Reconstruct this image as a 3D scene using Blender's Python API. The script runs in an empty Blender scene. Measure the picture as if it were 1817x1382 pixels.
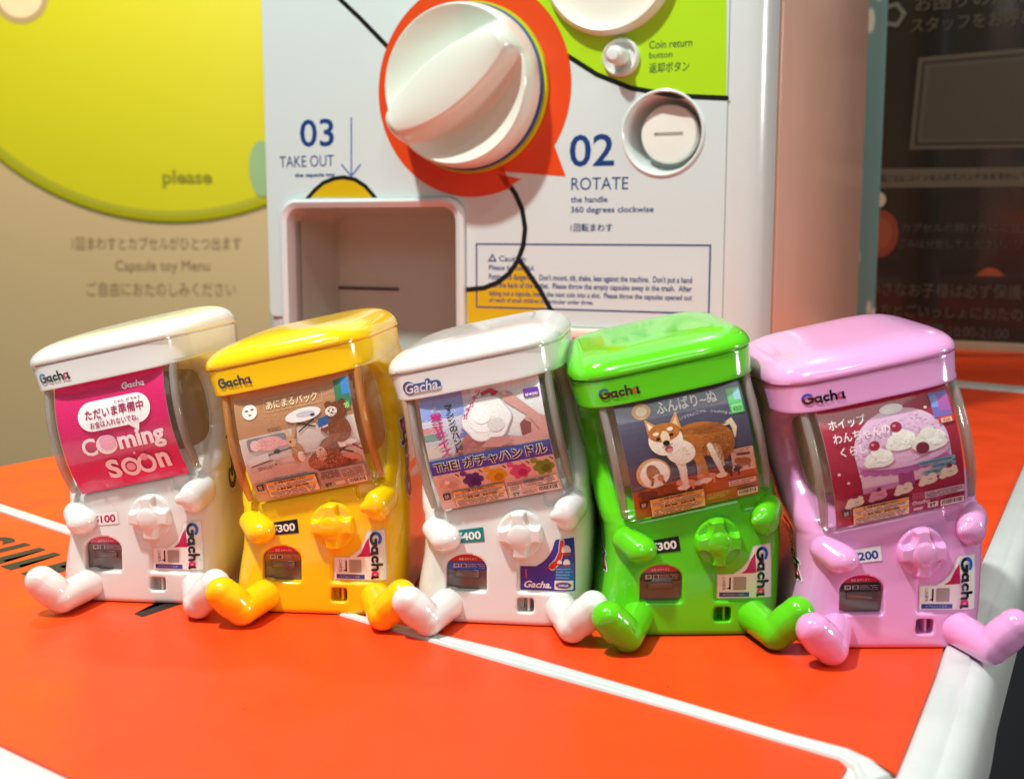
import bpy, bmesh, math, random
from mathutils import Vector, Matrix
from mathutils.bvhtree import BVHTree
random.seed(7)
R = math.radians
sc = bpy.context.scene
COL = sc.collection
sc.unit_settings.scale_length = 0.01            # one unit is one centimetre

# ---------------------------------------------------------------- camera, world, lamps, exposure
F_PX, TH, HC = 2071.2, 0.13637, 7.4
cam_d = bpy.data.cameras.new('camera'); cam = bpy.data.objects.new('camera', cam_d); COL.objects.link(cam)
cam.location = (0, 0, HC); cam.rotation_euler = (math.pi/2-TH, 0, 0)
cam_d.sensor_width = 36; cam_d.lens = F_PX*36/1817
cam_d.clip_start = 0.5; cam_d.clip_end = 1000
cam_d.dof.use_dof = True; cam_d.dof.focus_distance = 24.2; cam_d.dof.aperture_fstop = 0.33
sc.camera = cam

w = bpy.data.worlds.new('World'); sc.world = w; w.use_nodes = True
w.node_tree.nodes['Background'].inputs[0].default_value = (0.90, 1.0, 0.95, 1)
w.node_tree.nodes['Background'].inputs[1].default_value = 0.15

def lamp(name, loc, target, power, size, color=(1, 1, 1), shape='DISK', spread=180, size_y=None):
    d = bpy.data.lights.new(name, 'AREA'); d.energy = power; d.shape = shape; d.size = size; d.color = color
    if size_y: d.size_y = size_y
    d.spread = R(spread)
    o = bpy.data.objects.new(name, d); COL.objects.link(o); o.location = loc
    o.rotation_euler = (Vector(target)-Vector(loc)).to_track_quat('-Z', 'Y').to_euler()
    return o
lamp('ceiling_spot', (-28, 6, 74), (0, 27, 4), 80000, 4.5, (.93, 1, .95))
lamp('ceiling_spot', (8, -14, 80), (2, 22, 2), 6000, 5, (.97, 1, .94))
lamp('ceiling_light', (-18, 2, 112), (0, 25, 0), 18500, 50, (.92, 1, .97), 'RECTANGLE', 180, 25)
lamp('front_fill', (2, -34, 44), (0, 28, 4), 6200, 34, (.92, 1, .97), 'RECTANGLE', 180, 20)  # soft fill added above the camera to brighten the fronts
lamp('side_fill', (66, 4, 20), (14, 50, 14), 20000, 14, (1, .97, .92))  # unseen fill added low at the right to brighten the machine's side panel
lamp('ceiling_spot', (-36, 70, 75), (-38, 110, 14), 62000, 12, (1, .9, .72))

sc.view_settings.view_transform = 'Standard'
sc.view_settings.look = 'None'
sc.view_settings.exposure = -0.06
sc.view_settings.gamma = 1.0
sc.view_settings.use_curve_mapping = False
sc.render.engine = 'CYCLES'
cy = sc.cycles
cy.max_bounces = 10; cy.diffuse_bounces = 4; cy.glossy_bounces = 4; cy.transmission_bounces = 6
cy.transparent_max_bounces = 24; cy.use_denoising = True; cy.sample_clamp_indirect = 6; cy.caustics_reflective = False
cy.caustics_refractive = False

# ---------------------------------------------------------------- helpers
def lin(h):
    h = h.lstrip('#'); out = []
    for i in (0, 2, 4):
        c = int(h[i:i+2], 16)/255
        out.append(c/12.92 if c <= .04045 else ((c+.055)/1.055)**2.4)
    return (*out, 1)

def mat(name, color, rough=.3, coat=0, sss=0, sss_r=.15, bump=0, bscale=40, spec=.5, metallic=0, var=0, vscale=8, rvar=0):
    m = bpy.data.materials.new(name); m.use_nodes = True
    nt = m.node_tree; b = nt.nodes['Principled BSDF']
    col = color if isinstance(color, tuple) else lin(color)
    b.inputs['Base Color'].default_value = col
    b.inputs['Roughness'].default_value = rough
    b.inputs['Specular IOR Level'].default_value = spec
    b.inputs['Metallic'].default_value = metallic
    b.inputs['Coat Weight'].default_value = coat; b.inputs['Coat Roughness'].default_value = .06
    if sss:
        b.inputs['Subsurface Weight'].default_value = sss
        b.inputs['Subsurface Radius'].default_value = (1, .8, .6)
        b.inputs['Subsurface Scale'].default_value = sss_r
    tc = nt.nodes.new('ShaderNodeTexCoord')
    if var or rvar:
        n = nt.nodes.new('ShaderNodeTexNoise'); n.inputs['Scale'].default_value = vscale; n.inputs['Detail'].default_value = 6
        nt.links.new(tc.outputs['Object'], n.inputs['Vector'])
        if var:
            mx = nt.nodes.new('ShaderNodeMix'); mx.data_type = 'RGBA'
            mx.inputs['A'].default_value = tuple(c*(1-var) for c in col[:3])+(1,)
            mx.inputs['B'].default_value = tuple(min(1, c*(1+var)) for c in col[:3])+(1,)
            nt.links.new(n.outputs['Fac'], mx.inputs['Factor']); nt.links.new(mx.outputs['Result'], b.inputs['Base Color'])
        if rvar:
            mr = nt.nodes.new('ShaderNodeMapRange'); mr.inputs['From Min'].default_value = .35; mr.inputs['From Max'].default_value = .7
            mr.inputs['To Min'].default_value = max(.02, rough-rvar); mr.inputs['To Max'].default_value = rough+rvar
            nt.links.new(n.outputs['Fac'], mr.inputs['Value']); nt.links.new(mr.outputs['Result'], b.inputs['Roughness'])
    if bump:
        n2 = nt.nodes.new('ShaderNodeTexNoise'); n2.inputs['Scale'].default_value = bscale; n2.inputs['Detail'].default_value = 3
        nt.links.new(tc.outputs['Object'], n2.inputs['Vector'])
        bp = nt.nodes.new('ShaderNodeBump'); bp.inputs['Strength'].default_value = bump; bp.inputs['Distance'].default_value = .02
        nt.links.new(n2.outputs['Fac'], bp.inputs['Height']); nt.links.new(bp.outputs['Normal'], b.inputs['Normal'])
    return m

def print_mat(name, rough=.35, grain=0, coat=0, grain_scale=55):
    m = bpy.data.materials.new(name); m.use_nodes = True
    nt = m.node_tree; b = nt.nodes['Principled BSDF']
    a = nt.nodes.new('ShaderNodeAttribute'); a.attribute_name = 'ink'
    out = a.outputs['Color']
    if grain:
        tc = nt.nodes.new('ShaderNodeTexCoord')
        n = nt.nodes.new('ShaderNodeTexNoise'); n.inputs['Scale'].default_value = grain_scale; n.inputs['Detail'].default_value = 2
        nt.links.new(tc.outputs['Object'], n.inputs['Vector'])
        mr = nt.nodes.new('ShaderNodeMapRange'); mr.inputs['From Min'].default_value = .3; mr.inputs['From Max'].default_value = .7
        mr.inputs['To Min'].default_value = 1-grain; mr.inputs['To Max'].default_value = 1+grain
        nt.links.new(n.outputs['Fac'], mr.inputs['Value'])
        vm = nt.nodes.new('ShaderNodeVectorMath'); vm.operation = 'SCALE'
        nt.links.new(out, vm.inputs[0]); nt.links.new(mr.outputs['Result'], vm.inputs['Scale']); out = vm.outputs['Vector']
    nt.links.new(out, b.inputs['Base Color'])
    b.inputs['Roughness'].default_value = rough; b.inputs['Coat Weight'].default_value = coat
    return m

def add_specks(m, scale, size, col):
    nt = m.node_tree; b = nt.nodes['Principled BSDF']; L = nt.links.new
    src = b.inputs['Base Color'].links[0].from_socket
    tc = nt.nodes.new('ShaderNodeTexCoord'); v = nt.nodes.new('ShaderNodeTexVoronoi'); v.inputs['Scale'].default_value = scale
    n = nt.nodes.new('ShaderNodeTexNoise'); n.inputs['Scale'].default_value = .5
    ml = nt.nodes.new('ShaderNodeMath'); ml.operation = 'MULTIPLY'; ml.inputs[1].default_value = size
    lt = nt.nodes.new('ShaderNodeMath'); lt.operation = 'LESS_THAN'
    mx = nt.nodes.new('ShaderNodeMix'); mx.data_type = 'RGBA'; mx.inputs['B'].default_value = col
    L(tc.outputs['Object'], v.inputs['Vector']); L(tc.outputs['Object'], n.inputs['Vector']); L(n.outputs['Fac'], ml.inputs[0]); L(v.outputs['Distance'], lt.inputs[0]); L(ml.outputs[0], lt.inputs[1])
    L(lt.outputs[0], mx.inputs['Factor']); L(src, mx.inputs['A']); L(mx.outputs['Result'], b.inputs['Base Color'])

def speckle(name):
    m = mat(name, (.14, .25, .23, 1), .4); nt = m.node_tree; b = nt.nodes['Principled BSDF']
    tc = nt.nodes.new('ShaderNodeTexCoord'); mp = nt.nodes.new('ShaderNodeMapping'); mp.inputs['Scale'].default_value = (1, 1, .35)
    v = nt.nodes.new('ShaderNodeTexVoronoi'); v.inputs['Scale'].default_value = 1.1
    r = nt.nodes.new('ShaderNodeValToRGB'); e = r.color_ramp.elements
    e[0].position = .22; e[0].color = (1, 1, 1, 1); e[1].position = .3; e[1].color = (0, 0, 0, 1)
    r2 = nt.nodes.new('ShaderNodeValToRGB'); r2.color_ramp.interpolation = 'CONSTANT'; f = r2.color_ramp.elements
    f[0].color = (.62, .57, .45, 1); f[1].position = .7; f[1].color = (.4, .05, .03, 1)
    mx = nt.nodes.new('ShaderNodeMix'); mx.data_type = 'RGBA'; mx.inputs['A'].default_value = (.14, .25, .23, 1)
    sx = nt.nodes.new('ShaderNodeSeparateColor')
    L = nt.links.new
    L(tc.outputs['Object'], mp.inputs[0]); L(mp.outputs[0], v.inputs['Vector']); L(v.outputs['Distance'], r.inputs[0]); L(v.outputs['Color'], sx.inputs[0]); L(sx.outputs[0], r2.inputs[0])
    L(r.outputs['Color'], mx.inputs['Factor']); L(r2.outputs['Color'], mx.inputs['B']); L(mx.outputs['Result'], b.inputs['Base Color'])
    return m

def clear_mat(name, tint=(.97, .97, .97, 1), haze=.05, hcol=(.8, .75, .7, 1), rough=.05):
    m = bpy.data.materials.new(name); m.use_nodes = True
    nt = m.node_tree; nt.nodes.clear()
    o = nt.nodes.new('ShaderNodeOutputMaterial')
    t = nt.nodes.new('ShaderNodeBsdfTransparent'); t.inputs['Color'].default_value = tint
    d = nt.nodes.new('ShaderNodeBsdfDiffuse'); d.inputs['Color'].default_value = hcol
    g = nt.nodes.new('ShaderNodeBsdfGlossy'); g.inputs['Roughness'].default_value = rough
    f = nt.nodes.new('ShaderNodeFresnel'); f.inputs['IOR'].default_value = 1.42
    m1 = nt.nodes.new('ShaderNodeMixShader'); m1.inputs[0].default_value = haze
    nt.links.new(t.outputs[0], m1.inputs[1]); nt.links.new(d.outputs[0], m1.inputs[2])
    m2 = nt.nodes.new('ShaderNodeMixShader')
    ge = nt.nodes.new('ShaderNodeNewGeometry'); inv = nt.nodes.new('ShaderNodeMath'); inv.operation = 'SUBTRACT'; inv.inputs[0].default_value = 1
    mu = nt.nodes.new('ShaderNodeMath'); mu.operation = 'MULTIPLY'
    nt.links.new(ge.outputs['Backfacing'], inv.inputs[1]); nt.links.new(f.outputs[0], mu.inputs[0]); nt.links.new(inv.outputs[0], mu.inputs[1])
    nt.links.new(mu.outputs[0], m2.inputs[0]); nt.links.new(m1.outputs[0], m2.inputs[1]); nt.links.new(g.outputs[0], m2.inputs[2])
    nt.links.new(m2.outputs[0], o.inputs[0])
    return m

def finish(me, smooth=True, angle=40):
    if smooth:
        me.shade_smooth(); me.set_sharp_from_angle(angle=R(angle))
    else:
        me.shade_flat()
    return me

def to_mesh(name, bm, smooth=True, angle=40):
    me = bpy.data.meshes.new(name); bmesh.ops.recalc_face_normals(bm, faces=bm.faces[:]); bm.to_mesh(me); bm.free()
    return finish(me, smooth, angle)

def obj(name, me, m=None, parent=None):
    o = bpy.data.objects.new(name, me); COL.objects.link(o)
    if m is not None:
        if not me.materials: me.materials.append(None)
        o.material_slots[0].link = 'OBJECT'; o.material_slots[0].material = m
    if parent is not None: o.parent = parent
    return o

def empty(name, loc, rz, label, cat, group=None):
    o = bpy.data.objects.new(name, None); COL.objects.link(o); o.location = loc; o.rotation_euler = (0, 0, rz)
    o.empty_display_size = 1; tag(o, label, cat, group)
    return o

def tag(o, label, cat, group=None):
    o['label'] = label; o['category'] = cat
    if group: o['group'] = group

def evaluated(bm, mods):
    """run a list of modifiers on a bmesh and give the result back as a bmesh"""
    me = bpy.data.meshes.new('tmp'); bm.to_mesh(me); bm.free()
    o = bpy.data.objects.new('tmp', me); COL.objects.link(o); extra = []
    for kind, kw in mods:
        md = o.modifiers.new(kind, kind)
        for k, v in kw.items():
            if k == 'cutter':
                cm = bpy.data.meshes.new('cut'); v.to_mesh(cm); v.free(); co = bpy.data.objects.new('cut', cm); COL.objects.link(co)
                extra.append(co); md.object = co
            else: setattr(md, k, v)
    dg = bpy.context.evaluated_depsgraph_get()
    e = o.evaluated_get(dg); out = bmesh.new(); out.from_mesh(e.to_mesh()); e.to_mesh_clear()
    for x in [o]+extra:
        d = x.data; bpy.data.objects.remove(x); bpy.data.meshes.remove(d)
    return out

def add_loft(bm, rings, cap=True, front=True):
    vs = [[bm.verts.new(p) for p in r] for r in rings]
    n = len(rings[0])
    for a, b in zip(vs[:-1], vs[1:]):
        for i in range(n):
            j = (i+1) % n; bm.faces.new((a[i], a[j], b[j], b[i]))
    if cap:
        if front: bm.faces.new(vs[0][::-1])
        bm.faces.new(vs[-1])

def add_box(bm, lo, hi, bevel=0, seg=3):
    g = bmesh.ops.create_cube(bm, size=1)
    for v in g['verts']:
        v.co = Vector([lo[k]+(v.co[k]+.5)*(hi[k]-lo[k]) for k in range(3)])
    if bevel:
        es = list({e for v in g['verts'] for e in v.link_edges})
        bmesh.ops.bevel(bm, geom=es, offset=bevel, segments=seg, profile=.5, affect='EDGES')

def add_prism(bm, pts, a, b, axis=1):
    """extrude a 2D outline (x,z) from y=a to y=b"""
    lo = [bm.verts.new((p[0], a, p[1])) for p in pts]; hi = [bm.verts.new((p[0], b, p[1])) for p in pts]
    n = len(pts); bm.faces.new(lo); bm.faces.new(hi[::-1])
    for i in range(n):
        j = (i+1) % n; bm.faces.new((lo[j], lo[i], hi[i], hi[j]))

def add_sphere(bm, c, r, u=20, v=12, scale=None, rot=None):
    g = bmesh.ops.create_uvsphere(bm, u_segments=u, v_segments=v, radius=r)
    M = Matrix.Translation(c)
    if rot is not None: M = M @ rot.to_4x4()
    if scale is not None: M = M @ Matrix.Diagonal((*scale, 1))
    bmesh.ops.transform(bm, matrix=M, verts=g['verts'])

def add_capsule(bm, a, b, ra, rb, n=14):
    a, b = Vector(a), Vector(b)
    for i in range(n+1):
        t = i/n; add_sphere(bm, a.lerp(b, t), ra+(rb-ra)*t)

def add_revolve(bm, prof, n=64, c=(0, 0), closed=False, front=True):
    """prof: list of (radius, y), revolved round the y axis at (cx, cz)"""
    rings = [[(c[0]+r*math.cos(2*math.pi*i/n), y, c[1]+r*math.sin(2*math.pi*i/n)) for i in range(n)] for r, y in prof+(prof[:1] if closed else [])]
    add_loft(bm, rings, not closed, front)
    if closed: bmesh.ops.remove_doubles(bm, verts=bm.verts[:], dist=1e-5)

def rrect(x0, z0, x1, z1, r, n=6):
    pts = []
    for cx, cz, a0 in ((x1-r, z1-r, 0), (x0+r, z1-r, 90), (x0+r, z0+r, 180), (x1-r, z0+r, 270)):
        for i in range(n+1):
            a = R(a0+90*i/n); pts.append((cx+r*math.cos(a), cz+r*math.sin(a)))
    return pts

def arc(c, r, a0, a1, n=24, ry=None):
    ry = ry or r
    return [(c[0]+r*math.cos(R(a0+(a1-a0)*i/n)), c[1]+ry*math.sin(R(a0+(a1-a0)*i/n))) for i in range(n+1)]

_tc = {}
def text2d(s, bold=0, shear=0):
    k = (s, bold, shear)
    if k not in _tc:
        c = bpy.data.curves.new('t', 'FONT'); c.body = s; c.offset = bold; c.shear = shear; c.resolution_u = 3
        o = bpy.data.objects.new('t', c); COL.objects.link(o)
        dg = bpy.context.evaluated_depsgraph_get(); e = o.evaluated_get(dg); m = e.to_mesh()
        vs = [(v.co.x, v.co.y) for v in m.vertices]; fs = [tuple(p.vertices) for p in m.polygons]
        e.to_mesh_clear(); bpy.data.objects.remove(o); bpy.data.curves.remove(c)
        xs = [v[0] for v in vs]; ys = [v[1] for v in vs]
        _tc[k] = (vs, fs, (min(xs), min(ys), max(xs), max(ys)))
    return _tc[k]

class Print:
    """flat printed artwork: coloured shapes in (u,v), each on its own layer, laid on a surface afterwards"""
    def __init__(s): s.bm = bmesh.new(); s.cl = s.bm.loops.layers.float_color.new('ink'); s.L = 0; s.step = .004
    def _face(s, pts, col, z):
        try: f = s.bm.faces.new([s.bm.verts.new((p[0], p[1], z)) for p in pts])
        except ValueError: return
        for l in f.loops: l[s.cl] = col
    def lay(s, layer):
        if layer is None: s.L += 1; return s.L*s.step
        return layer*s.step
    def poly(s, pts, col, layer=None):
        s._face(pts, lin(col), s.lay(layer))
    def rect(s, x0, y0, x1, y1, col, layer=None, r=0):
        s.poly(rrect(x0, y0, x1, y1, r) if r else [(x0, y0), (x1, y0), (x1, y1), (x0, y1)], col, layer)
    def ell(s, cx, cy, rx, ry, col, layer=None, n=28, rot=0):
        c, q = math.cos(R(rot)), math.sin(R(rot))
        s.poly([(cx+rx*math.cos(2*math.pi*i/n)*c-ry*math.sin(2*math.pi*i/n)*q, cy+rx*math.cos(2*math.pi*i/n)*q+ry*math.sin(2*math.pi*i/n)*c) for i in range(n)], col, layer)
    def stroke(s, pts, wd, col, layer=None, closed=False, caps=True):
        z = s.lay(layer); col = lin(col); P = [Vector(p) for p in pts]; n = len(P); left, right = [], []
        ws = wd if isinstance(wd, (list, tuple)) else [wd]*n
        for i in range(n):
            a = P[(i-1) % n] if (closed or i > 0) else None; b = P[(i+1) % n] if (closed or i < n-1) else None
            d = ((P[i]-a).normalized() if a is not None else Vector((0, 0)))+((b-P[i]).normalized() if b is not None else Vector((0, 0)))
            if d.length < 1e-6: d = Vector((1, 0))
            d.normalize(); nn = Vector((-d.y, d.x)); k = 1
            if a is not None and b is not None:
                e = (b-P[i]).normalized(); k = 1/max(.5, abs(nn.dot(Vector((-e.y, e.x)))))
            left.append(P[i]+nn*ws[i]*.5*k); right.append(P[i]-nn*ws[i]*.5*k)
        for i in range(n if closed else n-1):
            j = (i+1) % n; s._face([right[i], right[j], left[j], left[i]], col, z)
        if caps and not closed:
            for p, q, r_ in ((P[0], P[1], ws[0]/2), (P[-1], P[-2], ws[-1]/2)):
                d = (p-q).normalized(); a0 = math.degrees(math.atan2(d.y, d.x))
                s._face(arc(p, r_, a0-90, a0+90, 10), col, z)
    def text(s, t, box, col, layer=None, bold=.0, shear=0, keep=False, rot=0, align='c'):
        """fit the string's bounding box into box=(u0,v0,u1,v1); rot turns it clockwise in 90-degree steps"""
        cjk = any(ord(ch) > 0x2000 for ch in t); nb = bold if cjk else 0
        vs, fs, (a, b, c, d) = text2d(t, 0 if cjk else bold, shear); z = s.lay(layer); col = lin(col)
        u0, v0, u1, v1 = box; W, H = (u1-u0, v1-v0) if rot % 2 == 0 else (v1-v0, u1-u0)
        sx, sy = W/max(c-a, 1e-6), H/max(d-b, 1e-6)
        if keep: sx = sy = min(sx, sy)
        ox, oy = (W-sx*(c-a))/2 if align == 'c' else 0, (H-sy*(d-b))/2
        vv = []
        for x, y in vs:
            p, q = ox+(x-a)*sx, oy+(y-b)*sy
            vv.append((u0+p, v0+q) if rot == 0 else (u0+q, v1-p))
        k = nb*min(abs(sx), abs(sy))
        for n_, (dx, dy) in enumerate([(0, 0)] if not nb else [(-k, -k), (k, -k), (-k, k), (k, k), (0, 0)]):
            for f in fs: s._face([(vv[i][0]+dx, vv[i][1]+dy) for i in f], col, z+n_*s.step*.12)
    def lines(s, x0, y0, x1, y1, rows, col, fill=.55, seed=1, layer=None):
        """rows of print too small to read: ragged runs of short dashes"""
        rd = random.Random(seed); z = s.lay(layer); col = lin(col); h = (y1-y0)/rows
        for r in range(rows):
            y = y1-(r+1)*h+h*.22; x = x0
            end = x1-(rd.random()*.25*(x1-x0) if r == rows-1 else rd.random()*.05*(x1-x0))
            while x < end:
                wdt = h*rd.uniform(.25, .6)
                if rd.random() < .9: s._face([(x, y), (min(x+wdt, end), y), (min(x+wdt, end), y+h*fill*rd.uniform(.7, 1)), (x, y+h*fill)], col, z)
                x += wdt+h*.16
    def logo(s, x, y, h, gcol='#1f5fd0', kcol='#15131a', acol='#d8246e', rot=0, outline=None, mono=None):
        """the rounded 'Gacha' word: blue-to-black G with a spur, black c and h, last letter with a coloured bowl. h = height of the G"""
        if mono: gcol = kcol = acol = mono
        wd = h*.23
        def tr(p):
            p = (p[0]*h, p[1]*h)
            return (x+p[0], y+p[1]) if rot == 0 else (x+p[1], y-p[0])
        S = []
        G1 = arc((.5, .5), .38, 45, 190, 16); G2 = arc((.5, .5), .38, 190, 345, 16)
        S.append((G1, gcol, 1.0)); S.append((G2+[(.88, .5), (.58, .5)], kcol, 1.0))
        def ring(cx): return arc((cx, .36), .21, 0, 345, 22)
        S.append((ring(1.28), kcol, .85)); S.append(([(1.5, .58), (1.5, .12), (1.58, .1)], kcol, .85))
        S.append((arc((1.98, .36), .21, 50, 310, 18), kcol, .85))
        S.append(([(2.36, .92), (2.36, .13)], kcol, .85)); S.append((arc((2.57, .38), .2, 170, 0, 12)+[(2.77, .13)], kcol, .85))
        S.append((ring(3.14), acol, .85)); S.append(([(3.36, .58), (3.36, .12), (3.46, .1)], kcol, .85))
        if outline:
            for k, (p, c, f) in enumerate(S): s.stroke([tr(q) for q in p], wd*f+h*.2, outline, 1+.02*k)
        b = s.L+1 if not outline else 4
        for k, (p, c, f) in enumerate(S): s.stroke([tr(q) for q in p], wd*f, c, b+.15*k)
        s.L = b+2
    def build(s, name, mapf, parent, m, cut=None):
        bm = s.bm
        bmesh.ops.triangulate(bm, faces=[f for f in bm.faces if len(f.verts) > 4])
        if cut:
            us = [v.co.x for v in bm.verts]; vs = [v.co.y for v in bm.verts]
            for ax, (lo, hi) in ((0, (min(us), max(us))), (1, (min(vs), max(vs)))):
                if not cut[ax]: continue
                k = math.floor(lo/cut[ax])+1
                while k*cut[ax] < hi:
                    co = Vector((0, 0, 0)); co[ax] = k*cut[ax]+1e-5; no = Vector((0, 0, 0)); no[ax] = 1
                    bmesh.ops.bisect_plane(bm, geom=bm.verts[:]+bm.edges[:]+bm.faces[:], plane_co=co, plane_no=no, dist=1e-6)
                    k += 1
        for v in bm.verts: v.co = Vector(mapf(v.co.x, v.co.y, v.co.z))
        me = bpy.data.meshes.new(name); bm.to_mesh(me); bm.free(); me.shade_flat()
        return obj(name, me, m, parent)

def ray(px, py):
    a, b = (px-908.5)/F_PX, -(py-691)/F_PX
    return Vector((a, math.cos(TH)+b*math.sin(TH), -math.sin(TH)+b*math.cos(TH)))
def at(px, py, z=0.0):
    d = ray(px, py); t = (z-HC)/d.z
    return Vector((d.x*t, d.y*t, z))

class Plane:
    """an upright surface: turns measured points of it into its own centimetres (u along, v up)"""
    def __init__(s, x, y, yaw): s.o = Vector((x, y, 0)); s.yaw = yaw; s.u = Vector((math.cos(yaw), math.sin(yaw), 0)); s.n = Vector((math.sin(yaw), -math.cos(yaw), 0))
    def uv(s, px, py):
        d = ray(px, py); t = (s.o-Vector((0, 0, HC))).dot(s.n)/d.dot(s.n); p = Vector((0, 0, HC))+d*t
        return ((p-s.o).dot(s.u), p.z)
    def box(s, x0, y0, x1, y1):
        ym = (y0+y1)/2; xm = (x0+x1)/2
        return (s.uv(x0, ym)[0], s.uv(x0, y1)[1], s.uv(x1, ym)[0], s.uv(x0, y0)[1])

# ---------------------------------------------------------------- materials
M_orange = mat('orange_panel', (.80, .060, .008, 1), .42, spec=.3, bump=.04, bscale=24, var=.025, vscale=.6, rvar=.10)
add_specks(M_orange, 1.3, .05, (.25, .03, .01, 1)); add_specks(M_orange, 3.1, .04, (.75, .22, .12, 1))
M_whiteplastic = mat('white_machine_plastic', (.63, .675, .66, 1), .22, coat=.3, rvar=.04, vscale=3)
M_cream = mat('cream_plastic', (.74, .68, .56, 1), .3)
M_edge = mat('white_edge_plastic', (.62, .645, .63, 1), .3, coat=.2, var=.10, vscale=1.1, bump=.1, bscale=5)
M_seam = mat('brown_seam', (.1, .055, .03, 1), .7)
M_panelwhite = mat('panel_face', (.60, .685, .675, 1), .14, coat=.35, rvar=.04, vscale=2)
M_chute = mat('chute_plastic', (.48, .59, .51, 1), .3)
M_slit = mat('slit_dark', (.06, .05, .045, 1), .6)
M_side = mat('pink_beige_acrylic', (.86, .50, .37, 1), .2, coat=.12, var=.06, vscale=.3)
M_print = print_mat('printed_sheet', .3, 0, .2)
M_poster = print_mat('printed_poster', .3, .11, .1, 46)
M_sticker = print_mat('printed_sticker', .22, .04, .4)
M_wallp = print_mat('printed_wall_graphic', .45, .03, 0, .4)
M_clear = clear_mat('clear_cover', (.99, .99, .985, 1), haze=.012)
M_smoke = mat('smoky_flap', (.15, .105, .095, 1), .1, coat=.6)
M_dark = mat('dark_side', (.02, .022, .028, 1), .4)
M_floor = mat('dark_floor', (.03, .03, .034, 1), .5, var=.2, vscale=.02)

# ---------------------------------------------------------------- floor far below
bm = bmesh.new(); add_box(bm, (-600, -300, -92), (600, 700, -90))
fl = obj('floor', to_mesh('floor', bm, False), M_floor); fl['kind'] = 'structure'; fl['label'] = 'dark shop floor below the table'; fl['category'] = 'floor'

# ---------------------------------------------------------------- the orange table
PAN = Plane(0, 42, R(-24))                       # the big machine's front
def w2(p): return (p.x, p.y)
def flat_sheet(name, pts, z, th, m, parent, bevel=0):
    b = bmesh.new(); lo = [b.verts.new((x, y, z-th)) for x, y in pts]; hi = [b.verts.new((x, y, z)) for x, y in pts]
    n = len(pts); b.faces.new(lo[::-1]); top = b.faces.new(hi)
    for i in range(n):
        j = (i+1) % n; b.faces.new((lo[i], lo[j], hi[j], hi[i]))
    if bevel: bmesh.ops.bevel(b, geom=list(top.edges), offset=bevel, segments=3, profile=.5, affect='EDGES')
    return obj(name, to_mesh(name, b, True, 30), m, parent)

table = empty('machine_top', (0, 0, 0), 0, 'flat orange machine top with white edging that all five toys sit on', 'tabletop')
def line_dir(a, b): d = (b-a); d.normalize(); return d
sB = [at(0, 893), at(113, 930), at(640, 1093), at(900, 1152), at(1203, 1242), at(1405, 1302), at(1506, 1328), at(1551, 1348), at(1589, 1373)]
d0 = line_dir(sB[3], sB[0]); far_l = sB[0]+d0*4.7
rE = [at(1607, 1328), at(1657, 1201), at(1672, 1154), at(1753, 967), at(1791, 880), at(1816, 823)]
dR = line_dir(rE[2], rE[-1])
pale_a, pale_b = at(1706, 686), at(1817, 696)
dP = line_dir(pale_b, pale_a)
bR = rE[-1]+dR*((pale_b.y-rE[-1].y)/dR.y*.93)
tl1, tl0 = at(465, 737), at(0, 828)
tlx = tl0+line_dir(tl1, tl0)*2.9
back_l = pale_b+dP*46
o_back = flat_sheet('back_panel', [w2(p) for p in [far_l]+sB+rE+[bR, back_l]+[tl1+Vector((2, 9, 0)), tl1, tl0, tlx]], 0, .25, M_orange, table, .03)
fB = [at(0, 909), at(113, 946), at(640, 1103), at(900, 1179), at(1203, 1263), at(1405, 1323), at(1490, 1347), at(1503, 1358), at(1488, 1381), at(1455, 1440)]
fl_ = [at(135, 1382), at(0, 1318)]
d1 = line_dir(fl_[0], fl_[1])
ffl = fl_[1]+d1*9; ffr = fl_[0]-d1*8
flat_sheet('front_panel', [w2(p) for p in [fB[0]+d0*4.7]+fB+[Vector((ffr.x+3, ffr.y-2, 0)), ffr]+fl_+[ffl]], 0, .25, M_orange, table, .03)
# white base below and between
base_pts = [(-40, 60), (-40, 2), (8.2, 2), (9.2, 20.6), (17.5, 37), (40, 84), (10, 90)]
cut_l = [w2(tlx), w2(tl1)]
flat_sheet('white_base', [w2(tlx), (-30, 20), (-14, 4), (1, 3.2), (5.2, 13.5), w2(at(1640, 1290)), w2(at(1700, 1151)), w2(at(1790, 925)), w2(rE[-1]+Vector((.5, 0, 0))), w2(bR+Vector((.8, 0, 0))), w2(bR+Vector((.8, 4, 0))), w2(back_l+Vector((0, 4, 0))), w2(tl1+Vector((0, 10, 0))), w2(tl1)], -.06, 1.2, M_edge, table)
# the raised strip between the two panels
mid, half = [], []
b = bmesh.new(); rings = []
sb2 = [far_l]+sB[:9]; fb2 = [fB[0]+d0*4.7]+[fB[0], fB[1], fB[2], fB[3], fB[4], fB[5], fB[6], at(1512, 1362), at(1518, 1400)]
for p, q in zip(sb2, fb2):
    p, q = Vector((p.x, p.y, 0)), Vector((q.x, q.y, 0)); v = q-p
    prof = [(.12, -.2), (.12, .01), (.16, .035), (.24, .045), (.55, .05), (.62, .03), (.66, .03), (.72, .05), (.86, .045), (.93, .02), (.95, -.2)]
    rings.append([tuple(p+v*t+Vector((0, 0, h))) for t, h in prof])
add_loft(b, rings); obj('divider_strip', to_mesh('divider_strip', b, True, 50), M_edge, table)
b = bmesh.new()
for i in range(len(sB)-1):
    p, q = sB[i], sB[i+1]; n = Vector((-(q-p).y, (q-p).x, 0)).normalized()
    vs = [b.verts.new(x) for x in (p+n*.005+Vector((0, 0, -.02)), q+n*.005+Vector((0, 0, -.02)), q-n*.055+Vector((0, 0, -.02)), p-n*.055+Vector((0, 0, -.02)))]
    b.faces.new(vs)
obj('seam', to_mesh('seam', b, False), M_seam, table)
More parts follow.
